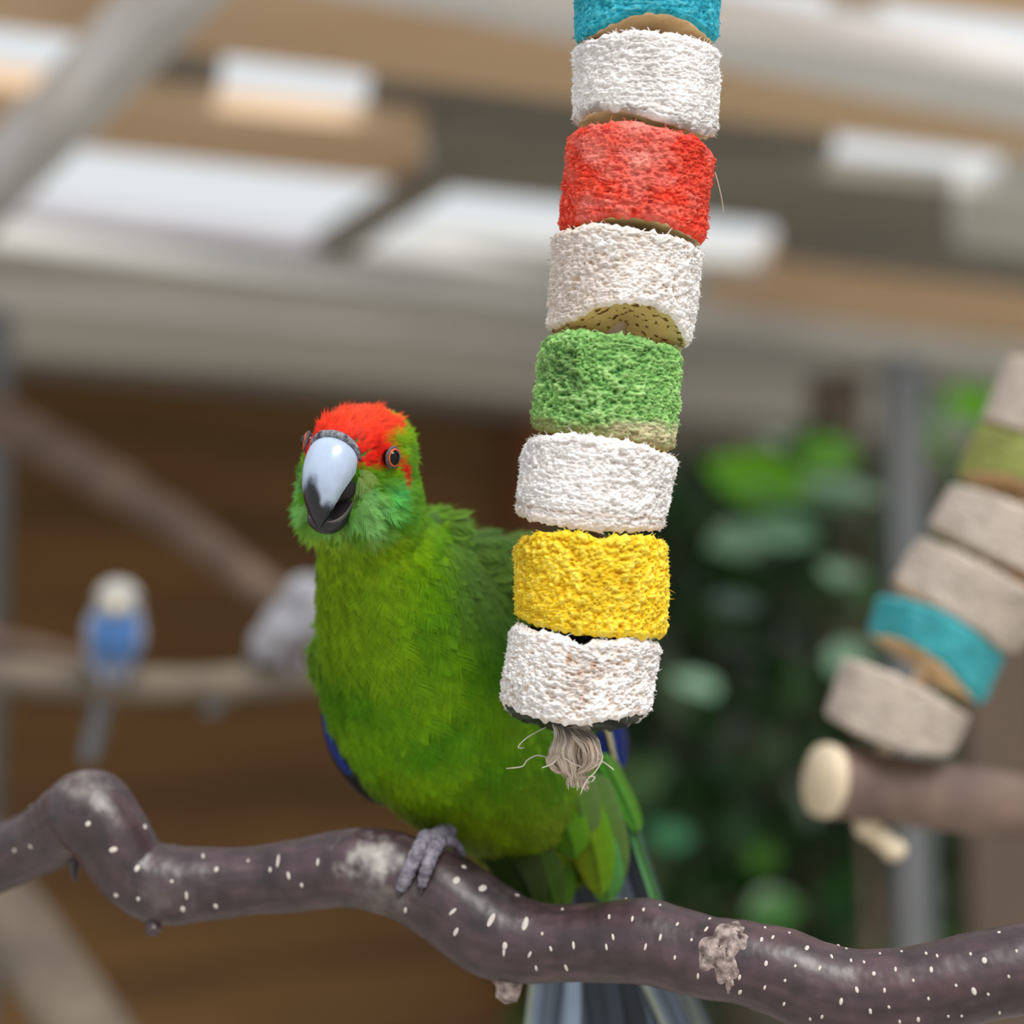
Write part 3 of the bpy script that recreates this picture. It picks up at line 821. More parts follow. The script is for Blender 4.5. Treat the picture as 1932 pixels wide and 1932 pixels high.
def make_body(t):
    S = spline(SPINE, 46)
    geo = Join()
    for x, y, dz, rx, rz in S:
        d = D + dz * MM
        geo.add(*ell_geo(P(x, y, d), np.array([RX * rx / F * d, UP * rx / F * d, FW * rz * MM]), 14, 20))
    # head: skull, forehead, brow, cheeks, throat
    for (r, u, f, a, b, c) in ((0, 0, 0, 12.6, 12.4, 12.8), (0, 6.2, 5.0, 8.6, 7.2, 8.6), (0, 3, 8, 8.5, 8, 6.5), (6.2, -7.5, 4.5, 6.4, 8.0, 7.5), (-5.0, -8.5, 4.0, 5.8, 8.5, 7.0), (0, -11, 2, 8.5, 8.5, 8), (0, 2, -5, 11.5, 11, 9), (0, 8, -2, 9, 5.5, 9)):
        geo.add(*ell_geo(H(r, u, f), MM * np.array([HR * a, HU * b, HF * c]), 16, 24))
    # shoulder / folded wing masses on both sides
    for (x, y, dz, rx, ry, rz, rot) in ((818, 1012, 34, 42, 48, 9, -35), (870, 1080, 42, 64, 74, 11, -30), (926, 1146, 50, 98, 126, 13, -22), (1010, 1280, 56, 105, 170, 13, -20), (668, 1240, 54, 60, 110, 9, 4)):
        d = D + dz * MM; a = math.radians(rot)
        ca, sa = math.cos(a), math.sin(a)
        ux = RX * ca + UP * sa; uy = -RX * sa + UP * ca
        geo.add(*ell_geo(P(x, y, d), np.array([ux * rx / F * d, uy * ry / F * d, FW * rz * MM]), 14, 20))
    tmp = geo.build('tmp_body', M['skin'])
    md = tmp.modifiers.new('r', 'REMESH'); md.mode = 'VOXEL'; md.voxel_size = 0.0011
    sm = tmp.modifiers.new('s', 'SMOOTH'); sm.iterations = 9; sm.factor = 0.5
    dg = bpy.context.evaluated_depsgraph_get(); dg.update()
    me = bpy.data.meshes.new_from_object(tmp.evaluated_get(dg))
    n = len(me.vertices); V = np.empty(n * 3, np.float32); me.vertices.foreach_get('co', V); V = V.reshape(-1, 3).astype(float) + np.array(tmp.location)
    me.calc_loop_triangles()
    tri = np.empty(len(me.loop_triangles) * 3, np.int32); me.loop_triangles.foreach_get('vertices', tri); tri = tri.reshape(-1, 3)
    faces = [list(p.vertices) for p in me.polygons]
    bpy.data.objects.remove(tmp, do_unlink=True)
    fn = np.cross(V[tri[:, 1]] - V[tri[:, 0]], V[tri[:, 2]] - V[tri[:, 0]])
    N = np.zeros_like(V)
    for k in range(3): np.add.at(N, tri[:, k], fn)
    N = norm(N)
    b = obj('body', V, faces, M['skin'], t)
    return V, N, tri, fn

def template(kind):
    """feather in (along, across, lift) units; returns verts, tris, 'along' value per vertex"""
    V = []; Fc = []
    if kind == 'blade':
        n = 7
        us = np.linspace(0, 1, n)
        wd = np.array([0.25, 0.62, 0.88, 1.0, 0.95, 0.70, 0.16])
        for u, w in zip(us, wd):
            for v in (-1, -0.5, 0, 0.5, 1):
                V.append((u - 0.10 * abs(v) ** 2 * u, v * w, -0.16 * v * v))
        for i in range(n - 1):
            for j in range(4):
                a = i * 5 + j
                Fc.append((a, a + 1, a + 6)); Fc.append((a, a + 6, a + 5))
    else:
        nb = 12 if kind == 'plume' else 7
        rr = random.Random(3)
        def strip(p, w0):
            k = len(V)
            p = [np.array(x, float) for x in p]
            for i, x in enumerate(p):
                tdir = p[min(i + 1, len(p) - 1)] - p[max(i - 1, 0)]
                sd = np.array([-tdir[1] , tdir[0], 0]); sd = sd / (np.linalg.norm(sd) + 1e-9)
                if i == len(p) - 1:
                    V.append(tuple(x))
                else:
                    ww = w0 * (1 - 0.45 * i / (len(p) - 1))
                    V.append(tuple(x - sd * ww)); V.append(tuple(x + sd * ww))
            m = len(p)
            for i in range(m - 2):
                a = k + 2 * i; Fc.append((a, a + 1, a + 3)); Fc.append((a, a + 3, a + 2))
            a = k + 2 * (m - 2); Fc.append((a, a + 1, a + 2))
        w = 0.024 if kind == 'plume' else 0.05
        strip([(0, 0, 0), (0.45, 0, 0.02), (0.95, 0, 0.0)], w)
        for s in (-1, 1):
            for i in range(nb):
                u0 = 0.04 + 0.72 * i / nb
                reach = 1.0 if i > 1 else 0.8
                du = 0.30 + 0.10 * rr.random()
                ac = s * (0.80 * reach * (1 - 0.45 * (i / nb) ** 2)) * (0.9 + 0.2 * rr.random())
                lz = rr.uniform(-0.05, 0.09)
                strip([(u0, 0, 0.0), (u0 + du * 0.45, ac * 0.55, lz * 0.6), (min(1.08, u0 + du), ac, lz - 0.08)], w)
    V = np.array(V); return V, np.array(Fc), np.clip(V[:, 0], 0, 1)

TPL = {k: template(k) for k in ('blade', 'plume', 'short')}

def plant(name, kind, roots, n, t, L, W, c0, c1, lift, parent, sink=0.12, rg=None, mat='plumage', label=None):
    """many small feathers of one region as one mesh"""
    tv, tf, tu = TPL[kind]
    t = norm(t - n * (t * n).sum(-1, keepdims=True))
    b = np.cross(n, t)
    K = len(tv); m = len(roots)
    L = np.broadcast_to(L, (m,)); W = np.broadcast_to(W, (m,)); lift = np.broadcast_to(lift, (m,))
    al = tv[None, :, 0:1] * L[:, None, None]
    acr = tv[None, :, 1:2] * (W / 1.0)[:, None, None] if kind == 'blade' else tv[None, :, 1:2] * W[:, None, None]
    lf = (tv[None, :, 2:3] * W[:, None, None] * 0.9 + lift[:, None, None] * (tv[None, :, 0:1] ** 1.3) * L[:, None, None] - sink * L[:, None, None] * (1 - tv[None, :, 0:1]) ** 2)
    V = roots[:, None] + t[:, None] * al + b[:, None] * acr + n[:, None] * lf
    u = tu[None, :, None]
    C = c0[:, None] * (1 - u) + c1[:, None] * u
    nn = norm(n[:, None] + b[:, None] * tv[None, :, 1:2] * 0.35 + t[:, None] * (u - 0.5) * 0.55)
    Fc = (tf[None, :, ::-1] + (np.arange(m) * K)[:, None, None]).reshape(-1, 3)
    o = obj(name, V.reshape(-1, 3), Fc, M[mat], parent, cols=np.clip(C.reshape(-1, 3), 0, 1), normals=nn.reshape(-1, 3))
    o['kind'] = 'stuff'
    if label: o['label'] = label
    return o

def feather_vane(name, pts, half, parent, c_in, c_out, nor, c_edge=None, mat='vane', camber=0.12, tip=0.25, edge_w=0.16):
    """one long flight or tail feather: pts world (k,3), half width m, nor = facing direction"""
    n = 26; C = spline(pts, n); T = norm(np.gradient(C, axis=0))
    B = norm(np.cross(T, nor)); N = np.cross(B, T)
    s = np.linspace(0, 1, n)
    prof = np.minimum(1, (s / 0.12) ** 0.6) * np.where(s > 1 - tip, np.sqrt(np.clip(1 - ((s - 1 + tip) / tip) ** 2, 0.0, 1)), 1)
    prof = np.maximum(prof, 0.03)
    vs_ = np.array([-1, -0.8, -0.5, -0.2, -0.04, 0, 0.04, 0.2, 0.5, 0.8, 1]); m = len(vs_)
    th = 0.00025
    V = []; Cc = []
    for side in (1, -1):
        lift = -camber * vs_ ** 2 + np.where(np.abs(vs_) < 0.05, 0.10, 0)
        X = C[:, None] + (half * prof)[:, None, None] * vs_[None, :, None] * B[:, None] + (half * prof)[:, None, None] * lift[None, :, None] * N[:, None] + side * th * N[:, None] * (1 - 0.8 * np.abs(vs_))[None, :, None]
        V.append(X.reshape(-1, 3))
        w = (vs_ + 1) / 2
        cc = np.array(c_in)[None] * (1 - w[:, None]) + np.array(c_out)[None] * w[:, None]
        if c_edge is not None:
            e = np.clip((vs_ - (1 - 2 * edge_w)) / (edge_w), 0, 1)[:, None]
            cc = cc * (1 - e) + np.array(c_edge) * e
        cc = np.where((np.abs(vs_) < 0.05)[:, None], cc * 0.6, cc)
        Cc.append(np.tile(cc, (n, 1)) * (0.92 + 0.16 * RNG.random((n, 1)).repeat(m, 0)))
    f = grid_faces(n, m); k = n * m
    f2 = f[:, ::-1] + k
    rim = []
    for i in range(n - 1):
        rim += [[i * m, (i + 1) * m, k + (i + 1) * m, k + i * m], [i * m + m - 1, k + i * m + m - 1, k + (i + 1) * m + m - 1, (i + 1) * m + m - 1]]
    return obj(name, np.vstack(V), f.tolist() + f2.tolist() + rim, M[mat], parent, cols=np.clip(np.vstack(Cc), 0, 1))

G_LIT = np.array(srgb(118, 164, 10)); G_MID = np.array(srgb(76, 134, 6)); G_YEL = np.array(srgb(150, 168, 18)); G_DK = np.array(srgb(58, 112, 18))
G_OLV = np.array(srgb(112, 126, 6)); G_GREY = np.array(srgb(104, 134, 70)); G_BLUE = np.array(srgb(60, 160, 84)); G_TURQ = np.array(srgb(112, 206, 160))
REDC = np.array(srgb(226, 36, 22)); RED_O = np.array(srgb(240, 84, 44)); RED_D = np.array(srgb(176, 16, 14))

def parakeet():
    foot = P(822, 1600, D + 0.031)
    t = thing('parakeet', 'green parakeet with a red crown and blue-grey beak gripping the crooked branch', 'parrot', foot)
    V, N, tri, fn = make_body(t)
    rg = np.random.default_rng(21)
    ar = np.linalg.norm(fn, axis=1) / 2; cen = V[tri].mean(1)
    def sample(weight, spacing):
        w = ar * weight; k = int(w.sum() / spacing ** 2)
        idx = rg.choice(len(tri), k, p=w / w.sum())
        a = rg.random((k, 2)); sw = a.sum(1) > 1; a[sw] = 1 - a[sw]
        p = V[tri[idx, 0]] + a[:, :1] * (V[tri[idx, 1]] - V[tri[idx, 0]]) + a[:, 1:] * (V[tri[idx, 2]] - V[tri[idx, 0]])
        n = norm(N[tri[idx]].mean(1))
        return p, n
    SPW = P(SPINE[:, 0], SPINE[:, 1], D + SPINE[:, 2] * MM)
    SPT = norm(np.gradient(SPW, axis=0))
    BK = H(0, 1.5, 15)                       # the beak root: head feathers radiate from here
    def flow(p):
        dd = ((p[:, None] - SPW[None]) ** 2).sum(-1)
        w = np.exp(-(dd - dd.min(1, keepdims=True)) / (0.012 ** 2)); w /= w.sum(1, keepdims=True)
        tb = norm(w @ SPT)
        # body feathers sweep slightly outwards from the breast line
        hd = np.linalg.norm(p - HC, axis=1) / MM
        th_ = norm(p - BK)
        k = np.clip((hd - 14) / 4, 0, 1)[:, None]
        return norm(th_ * (1 - k) + tb * k)
    def head_d(p): return np.linalg.norm(p - HC, axis=1) / MM
    def beakmask(p):
        r, u, f = toH(p)
        return (np.abs(r) < 4.4) & (u < 8.6 - 0.03 * r * r) & (u > -10.5) & (f > 10.8)
    hd = head_d(cen)
    # ---------------- body feathers
    cy_ = PR(cen)[1]; near = hd < 27
    bw = np.where(near, np.clip((cy_ - 985) / 50, 0, 1), 1.0); hw_ = np.where(near, np.clip((1075 - cy_) / 60, 0, 1), 0.0)
    p, n = sample(bw, 0.0019)
    x, y = PR(p); dep = (p - CAM) @ FW
    fl = flow(p)
    nz = fbm(p * 260, 2, 4); nz2 = fbm(p * 90, 2, 9)
    c = G_MID + (G_LIT - G_MID) * np.clip(0.5 + 1.2 * nz2, 0, 1)[:, None]
    # yellow-olive belly sides and vent, brighter breast, grey-olive mantle at the right
    wv = np.clip((y - 1380) / 140, 0, 1)[:, None] * 0.75; c = c * (1 - wv) + G_OLV * wv
    wt = np.clip((x - 800) / 50, 0, 1) * np.clip((1190 - y) / 120, 0, 1); wt = (wt * 0.55)[:, None]; c = c * (1 - wt) + G_GREY * wt
    wl = (np.clip((1330 - y) / 240, 0, 1) * np.clip((760 - x) / 120, 0, 1) * 0.35)[:, None]; c = c * (1 - wl) + G_OLV * wl
    c = c * (0.86 + 0.28 * rg.random((len(p), 1)))
    big = np.clip((head_d(p) - 15) / 30, 0, 1)
    L = (0.0055 + 0.0065 * big) * rg.uniform(0.85, 1.15, len(p)); W = L * 0.42
    rnd = rg.normal(0, 0.13, p.shape); fl2 = norm(fl + rnd)
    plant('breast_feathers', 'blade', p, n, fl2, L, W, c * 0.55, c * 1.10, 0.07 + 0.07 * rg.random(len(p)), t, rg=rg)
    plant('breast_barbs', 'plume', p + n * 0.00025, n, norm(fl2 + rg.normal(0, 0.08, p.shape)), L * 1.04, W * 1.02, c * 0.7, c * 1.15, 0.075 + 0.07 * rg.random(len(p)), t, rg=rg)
    # ---------------- head feathers
    p, n = sample(hw_, 0.00074)
    keep = ~beakmask(p)
    r, u, f = toH(p)
    eye_c = H(12.4, 5.6, 5.9); eye_d = H(-11.2, 5.6, 5.9)
    de = np.minimum(np.linalg.norm(p - eye_c, axis=1), np.linalg.norm(p - eye_d, axis=1)) / MM
    keep &= de > 2.0
    p, n, r, u, f, de = p[keep], n[keep], r[keep], u[keep], f[keep], de[keep]
    nz = fbm(p * 420, 2, 14)
    ra = np.abs(r)
    fl = norm(p - BK)
    c = np.tile(G_MID * 1.05, (len(p), 1))
    green_n = np.clip(0.5 + 1.4 * nz, 0, 1)[:, None]
    c = c * (1 - green_n) + G_LIT * green_n
    # blue-green cheek, pale turquoise beside the beak, yellow-green throat
    ck = np.clip((1.5 - u) / 3, 0, 1) * np.clip((u + 14) / 5, 0, 1) * np.clip((f + 3) / 7, 0, 1)
    ck = (ck * np.clip(0.45 + 0.7 * nz, 0, 0.9))[:, None]; cb = G_BLUE * (0.8 + 0.4 * green_n); c = c * (1 - ck) + cb * ck
    tq = (np.clip((f - 7.5) / 3.5, 0, 1) * np.clip((2 - u) / 4, 0, 1) * np.clip(0.65 + nz, 0, 1))[:, None]
    c = c * (1 - 0.7 * tq) + (G_TURQ * 0.4 + G_YEL * 0.6) * 0.7 * tq
    th_ = (np.clip((-9 - u) / 4, 0, 1) * 0.40 * np.clip((f + 2) / 6, 0, 1))[:, None]; c = c * (1 - th_) + G_YEL * th_
    # red crown and band to the eye, red fleck behind the eye
    nzr = 1.2 * fbm(p * 500, 2, 33)
    crown = np.clip((u - 5.6 - 0.02 * ra + 1.0 * np.clip(f - 8, -9, 3) * 0.25 + nzr) / 1.3, 0, 1) * np.clip((f + 4.2 + nzr) / 1.6, 0, 1)
    side = np.clip((ra - 7.6 + nzr * 0.5) / 1.4, 0, 1) * np.clip((u - 6.8) / 1.0, 0, 1) * np.clip((9.4 - f) / 1.5, 0, 1)      # green brow above the eye
    side = side * np.clip((12.0 - u) / 1.5, 0, 1)
    crown = crown * (1 - side)
    lore = np.clip((3.1 - np.abs(u - 5.2 - 0.06 * (11 - ra)) + nzr * 0.6) / 0.9, 0, 1) * np.clip((f - 4.4) / 1.2, 0, 1)
    fleck = np.clip((1.0 - np.hypot((u - 1.0) / 4.4, (f - 2.6 - (u - 1.2) * 0.30) / 2.1) + nzr * 0.10) / 0.25, 0, 1) * (ra > 6)
    redm = np.clip(np.maximum(np.maximum(crown, lore), fleck), 0, 1)[:, None]
    redc = REDC * (1 - 0) + 0 * c
    up_ = np.clip((u - 7) / 6, 0, 1)[:, None] * 0.65; redc = redc * (1 - up_) + RED_O * up_
    dk = np.clip((7.5 - u) / 3, 0, 1)[:, None] * 0.35; redc = redc * (1 - dk) + RED_D * dk
    c = c * (1 - redm) + redc * redm
    c = c * (0.74 + 0.5 * rg.random((len(p), 1)))
    dist = np.linalg.norm(p - BK, axis=1) / MM
    L = np.interp(dist, [0, 6, 12, 22], [0.0020, 0.0028, 0.0036, 0.0050]) * rg.uniform(0.85, 1.2, len(p))
    L = np.where(redm[:, 0] > 0.5, L * 0.85, L)
    # longer loose fans on the cheeks
    fan = (u < 0) & (u > -13) & (f > 4) & (rg.random(len(p)) < 0.30)
    L = np.where(fan, L * 1.5, L)
    fl2 = norm(fl + rg.normal(0, 0.13, p.shape))
    stray = (u > 9) & (f > -3) & (rg.random(len(p)) < 0.10)
    L = np.where(stray, L * 1.15, L)
    lift = np.where(stray, 0.45, np.where(u > 8, 0.28, 0.12)) + 0.10 * rg.random(len(p)); lift = np.where(fan, 0.26, lift)
    isb = rg.random(len(p)) < 0.4
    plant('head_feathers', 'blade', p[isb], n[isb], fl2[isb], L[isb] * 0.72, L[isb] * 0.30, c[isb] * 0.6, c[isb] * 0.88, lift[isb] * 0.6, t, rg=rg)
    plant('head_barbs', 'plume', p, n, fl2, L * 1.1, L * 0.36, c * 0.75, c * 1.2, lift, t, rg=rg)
    # long loose fans that spread from the corner of the mouth over the cheeks and chin
    fp = []; fn_ = []; ft = []; fL = []; fc = []
    for k in range(420):
        sg = 1 if rg.random() < 0.7 else -1
        a = rg.uniform(0, 1)
        rr0 = sg * (5.6 + 2.6 * rg.random()); uu0 = 3.0 - 15.5 * a + rg.normal(0, 0.6); f0 = 12.2 - 4.2 * a + rg.normal(0, 0.5) - 0.35 * (abs(rr0) - 5.6)
        fp.append(H(rr0, uu0, f0)); nn_ = norm(HR * sg * 0.8 + HF * 0.75 - HU * 0.1); fn_.append(nn_)
        ft.append(norm(HR * sg * (0.55 + 0.3 * rg.random()) - HU * (0.55 + 0.5 * rg.random()) - HF * 0.35 + rg.normal(0, 0.12, 3)))
        fL.append(rg.uniform(0.0045, 0.0085) * (0.6 + 0.5 * a) * (1.0 if sg > 0 else 0.7))
        m_ = rg.random(); fc.append((G_YEL * 0.9 + 0.05) * m_ + (G_TURQ * 0.45 + G_YEL * 0.55) * (1 - m_) if rg.random() < 0.75 else G_LIT)
    fp, fn_, ft, fL, fc = map(np.array, (fp, fn_, ft, fL, fc))
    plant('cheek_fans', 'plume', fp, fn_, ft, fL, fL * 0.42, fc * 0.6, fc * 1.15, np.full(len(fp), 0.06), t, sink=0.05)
    # ---------------- beak
    cul = spline([(9.6, 11.5), (9.2, 15.6), (5.4, 19.2), (0.2, 21.0), (-4.8, 20.8), (-8.6, 19.4), (-11.9, 17.4)], 40)     # (u, f)
    tom = spline([(3.6, 9.5), (2.6, 11.5), (0.4, 14.0), (-2.6, 16.2), (-5.6, 17.2), (-8.8, 17.2), (-11.8, 17.2)], 40)
    wd = spline([(5.6,), (6.1,), (5.8,), (4.8,), (3.7,), (2.3,), (0.3,)], 40)[:, 0]
    ph = np.linspace(-1, 1, 33) * math.pi / 2
    cp_ = np.cos(ph)[None] ** 0.75; sp = np.sign(np.sin(ph)) * np.abs(np.sin(ph)) ** 0.95
    uu = tom[:, :1] + (cul[:, :1] - tom[:, :1]) * cp_; ff = tom[:, 1:] + (cul[:, 1:] - tom[:, 1:]) * cp_
    rr = wd[:, None] * sp[None] * (1 + 0.05 * np.sin(np.pi * cp_))
    Vb = H(rr, uu, ff).reshape(-1, 3)
    inner = H(wd[:, None] * np.linspace(-1, 1, 7)[None] * 0.86, tom[:, :1] + 0.5 + 0 * np.linspace(-1, 1, 7)[None], tom[:, 1:] - 0.4 + 0 * np.linspace(-1, 1, 7)[None]).reshape(-1, 3)
    s = np.linspace(0, 1, 40)[:, None]
    pos = H(rr, uu, ff)
    nzb = fbm(pos * 700, 3, 2)
    # dark horn along the ridge of the lower half and the whole hook, pale blue-grey elsewhere
    dark = np.clip((s - 0.42 - 0.20 * np.clip((sp[None] - 0.05) / 0.45, 0, 1) - 0.10 * np.clip((-sp[None] - 0.35) / 0.4, 0, 1) + 0.05 * nzb) / 0.10, 0, 1)[..., None]
    pale = np.array(srgb(178, 194, 220)); darkc = np.array(srgb(18, 22, 36))
    cbk = pale * (1 - dark) + darkc * dark
    cbk = cbk * (0.94 + 0.10 * np.clip(nzb, -1, 1))[..., None]
    fb = grid_faces(40, 33)
    k = 40 * 33; fi = grid_faces(40, 7) + k
    o = obj('upper_beak', np.vstack([Vb, inner]), fb.tolist() + fi[:, ::-1].tolist(), M['beak'], t,
            cols=np.vstack([cbk.reshape(-1, 3), np.tile(darkc, (280, 1))]))
    o['label'] = 'pale blue-grey hooked upper beak with a dark tip'
    keel = spline([(-7.5, 6.5), (-10.5, 9.0), (-13.0, 12.0), (-13.6, 14.6), (-12.2, 16.6), (-10.4, 17.2)], 30)
    edge = spline([(-0.5, 8.0), (-3.5, 10.6), (-6.2, 12.8), (-8.0, 14.6), (-9.2, 16.2), (-9.9, 17.1)], 30)
    wl_ = spline([(5.2,), (5.6,), (5.4,), (4.8,), (3.6,), (1.7,)], 30)[:, 0]
    ph = np.linspace(-1, 1, 29) * math.pi / 2
    cpl = np.cos(ph)[None] ** 0.6; spl = np.sin(ph)[None]
    ul = edge[:, :1] + (keel[:, :1] - edge[:, :1]) * cpl; fl_ = edge[:, 1:] + (keel[:, 1:] - edge[:, 1:]) * cpl; rl = wl_[:, None] * spl
    pos = H(rl, ul, fl_); nzb = fbm(pos * 900, 3, 5)
    ec = np.clip((np.abs(ph)[None] / (math.pi / 2) - 0.93) / 0.05, 0, 1)[..., None] + 0 * rl[..., None]
    cl = np.array(srgb(22, 25, 33)) * (1 + 0.25 * nzb[..., None]) * (1 - 0.5 * ec) + np.array(srgb(150, 140, 140)) * 0.5 * ec
    inn = H(wl_[:, None] * np.linspace(-1, 1, 5)[None] * 0.97, edge[:, :1] - 0.5 - 0.8 * (1 - np.linspace(-1, 1, 5)[None] ** 2), edge[:, 1:] + 0 * np.linspace(-1, 1, 5)[None]).reshape(-1, 3)
    obj('lower_beak', np.vstack([pos.reshape(-1, 3), inn]), grid_faces(30, 29)[:, ::-1].tolist() + (grid_faces(30, 5) + 870).tolist(), M['beak'], t,
        cols=np.vstack([cl.reshape(-1, 3), np.tile(srgb(40, 36, 38), (150, 1))]))
    obj('tongue', *ell_geo(H(0.4, -4.2, 12.6), MM * np.array([HR * 2.6, (HU * 0.7 + HF * 0.7) * 1.6, (HF * 0.75 - HU * 0.65) * 3.4])), M['tongue'], t)
    obj('mouth', *ell_geo(H(0, -1.8, 9.8), MM * np.array([HR * 6.5, HU * 5.4, HF * 4.2])), M['mouth'], t)
    # cere: a soft grey ridge round the beak root with two nostrils
    j = Join()
    ph = np.linspace(-1, 1, 30) * math.pi / 2 * 0.96
    C = H(6.5 * np.sin(ph), 4.2 + 6.0 * np.cos(ph) ** 0.8, 11.6 + 1.5 * np.cos(ph))
    j.add(*tube_geo(C, MM * (0.5 + 0.55 * np.cos(ph) ** 2), 10))
    for sgn in (-1, 1):
        C = H(sgn * 2.7 + 1.25 * np.cos(np.linspace(0, 2 * math.pi, 18)), 9.2 + 1.15 * np.sin(np.linspace(0, 2 * math.pi, 18)), 13.2 + 0 * np.linspace(0, 1, 18))
        j.add(*tube_geo(C, 0.5 * MM, 8))
    ce = j.build('cere', M['cere'], t)
    # ---------------- eyes
    for sgn in (1, -1):
        c0 = H(11.7 if sgn > 0 else -10.2, 5.6, 5.6); nd = norm(HR * sgn * 0.90 + HF * 0.36 + HU * 0.10)
        e = obj('eye', *ell_geo(c0, np.eye(3) * 2.2 * MM, 24, 32), M['eye'], t)
        a = norm(np.cross(nd, HU)); b = np.cross(nd, a)
        th = np.linspace(0, 2 * math.pi, 49)
        for nm, rad, tr, off, mt in (('eye_ring', 1.84, 0.26, 1.12, 'iris'), ('eyelid', 2.2, 0.40, 0.62, 'lid')):
            C = c0 + MM * (rad * (0.90 * np.cos(th)[:, None] * a + 1.06 * np.sin(th)[:, None] * b) + off * nd)
            obj(nm, *tube_geo(C, tr * MM, 10, caps=False), M[mt], e)
    # ---------------- folded wings
    blue = np.array(srgb(20, 52, 150)); blk = np.array(srgb(14, 14, 20)); dgr = np.array(srgb(52, 104, 20)); cream = np.array(srgb(216, 206, 150))
    back = -FW
    wl = bpy.data.objects.new('wing', None); link(wl, t); wl['label'] = 'folded wing edge with blue and black flight feathers'
    def vane(par, px, half, c_in, c_out, c_edge=None, nor=None, name='flight_feather', **kw):
        pts = [P(x, y, D + z * MM) for x, y, z in px]
        return feather_vane(name, pts, half / F * (D + px[0][2] * MM), par, c_in, c_out, back if nor is None else nor, c_edge, **kw)
    nl = norm(-FW - RX * 0.5)
    vane(wl, [(663, 1310, 52), (664, 1390, 51), (696, 1466, 52), (748, 1516, 53)], 30, blk, blk, nor=nl)
    vane(wl, [(640, 1300, 50), (640, 1370, 49), (662, 1432, 49), (700, 1486, 50), (738, 1510, 51)], 27, blk, blk, nor=nl)
    vane(wl, [(626, 1290, 48.5), (625, 1368, 47.5), (646, 1430, 47.5), (686, 1480, 48.5), (720, 1504, 49.5)], 22, blk, blk, nor=nl)
    vane(wl, [(618, 1300, 47), (616, 1362, 46), (624, 1402, 46), (644, 1440, 46.5), (664, 1464, 47)], 8, blue * 0.9, blue * 0.7, nor=nl)
    vane(wl, [(634, 1320, 47), (631, 1366, 46), (640, 1400, 46), (655, 1432, 46.5)], 8, blue * 0.25, blue * 0.15, nor=nl)
    vane(wl, [(640, 1330, 46), (637, 1360, 45), (641, 1386, 45), (645, 1402, 45)], 7, cream * 0.5, cream * 0.4, nor=nl)
    wr = bpy.data.objects.new('wing', None); link(wr, t); wr['label'] = 'folded wing with a blue and cream edged tip'
    for k, (x0, x1, y1, ci, co, ed) in enumerate(((1100, 1176, 1450, blk, blue, cream), (1080, 1160, 1470, blk, blue * 0.8, None), (1060, 1150, 1500, blk, blk, None), (1040, 1140, 1520, blk, blk * 1.2, None))):
        vane(wr, [(x0 - 60, 1150, 58 + k), (x0 + 10, 1270, 60 + k), ((x0 + x1) / 2 + 24, 1370, 62 + k), (x1, y1, 64 + k)], 22, ci, co, ed, nor=norm(-FW + RX * 0.35), edge_w=0.22)
    for k in range(7):
        x0 = 905 + 22 * k; y0 = 1010 + 50 * k
        vane(wr, [(x0, y0, 46 + k * 1.2), (x0 + 40, y0 + 70, 47 + k * 1.3), (x0 + 74, y0 + 150, 50 + k * 1.3), (x0 + 96, y0 + 215, 53 + k * 1.3)], 30, G_MID * 0.8, G_LIT * 0.9, nor=norm(-FW + RX * 0.6 + UP * 0.2), name='wing_covert', tip=0.4)
    # ---------------- tail: coverts above the branch, long feathers behind it
    tl = bpy.data.objects.new('tail', None); link(tl, t); tl['label'] = 'long tail hanging down behind the branch'
    tg = np.array(srgb(96, 150, 20)); tdk = np.array(srgb(44, 62, 10)); bg = np.array(srgb(110, 132, 150)); bgd = np.array(srgb(42, 50, 62)); gl = np.array(srgb(96, 176, 60))
    slate = np.array(srgb(130, 146, 168)); pale = np.array(srgb(150, 160, 140))
    for k, (xb, xe, ci, co, ed) in enumerate(((1060, 1020, bgd, slate, pale), (1075, 1062, slate, slate * 0.9, None), (1090, 1108, slate * 0.55, bgd, None), (1100, 1150, bgd, bgd * 0.9, None), (1112, 1195, bgd * 0.5, bgd * 0.4, None),
                                           (1120, 1240, bgd, slate * 0.7, None), (1130, 1290, bgd * 0.9, slate * 0.6, pale), (1142, 1318, bgd, pale * 0.9, pale))):
        xm = xb + (xe - xb) * 0.5
        vane(tl, [(xb, 1500, 64 + k % 3), ((xb + xm) / 2, 1650, 66 + k % 3), (xm, 1780, 68 + k % 3), (xe, 1960, 72 + k % 3), (xe + (xe - xb) * 0.2, 2130, 75 + k % 3)], 33, ci, co, ed, name='tail_feather')
    # narrow green-edged outer feathers at the right, above the branch
    vane(tl, [(1150, 1440, 60), (1176, 1540, 62), (1204, 1640, 64), (1236, 1740, 66), (1262, 1830, 68)], 13, blk, bgd, None, name='tail_feather')
    vane(tl, [(1160, 1440, 61), (1186, 1530, 62), (1214, 1620, 63), (1240, 1700, 65), (1262, 1790, 67)], 12, bgd, gl * 0.7, np.array(srgb(120, 190, 130)), name='tail_feather', edge_w=0.3)
    vane(tl, [(1135, 1420, 58), (1158, 1466, 58.5), (1180, 1510, 59), (1196, 1548, 60), (1204, 1570, 61)], 19, tg * 0.5, gl, gl * 1.2, name='tail_covert', tip=0.5)
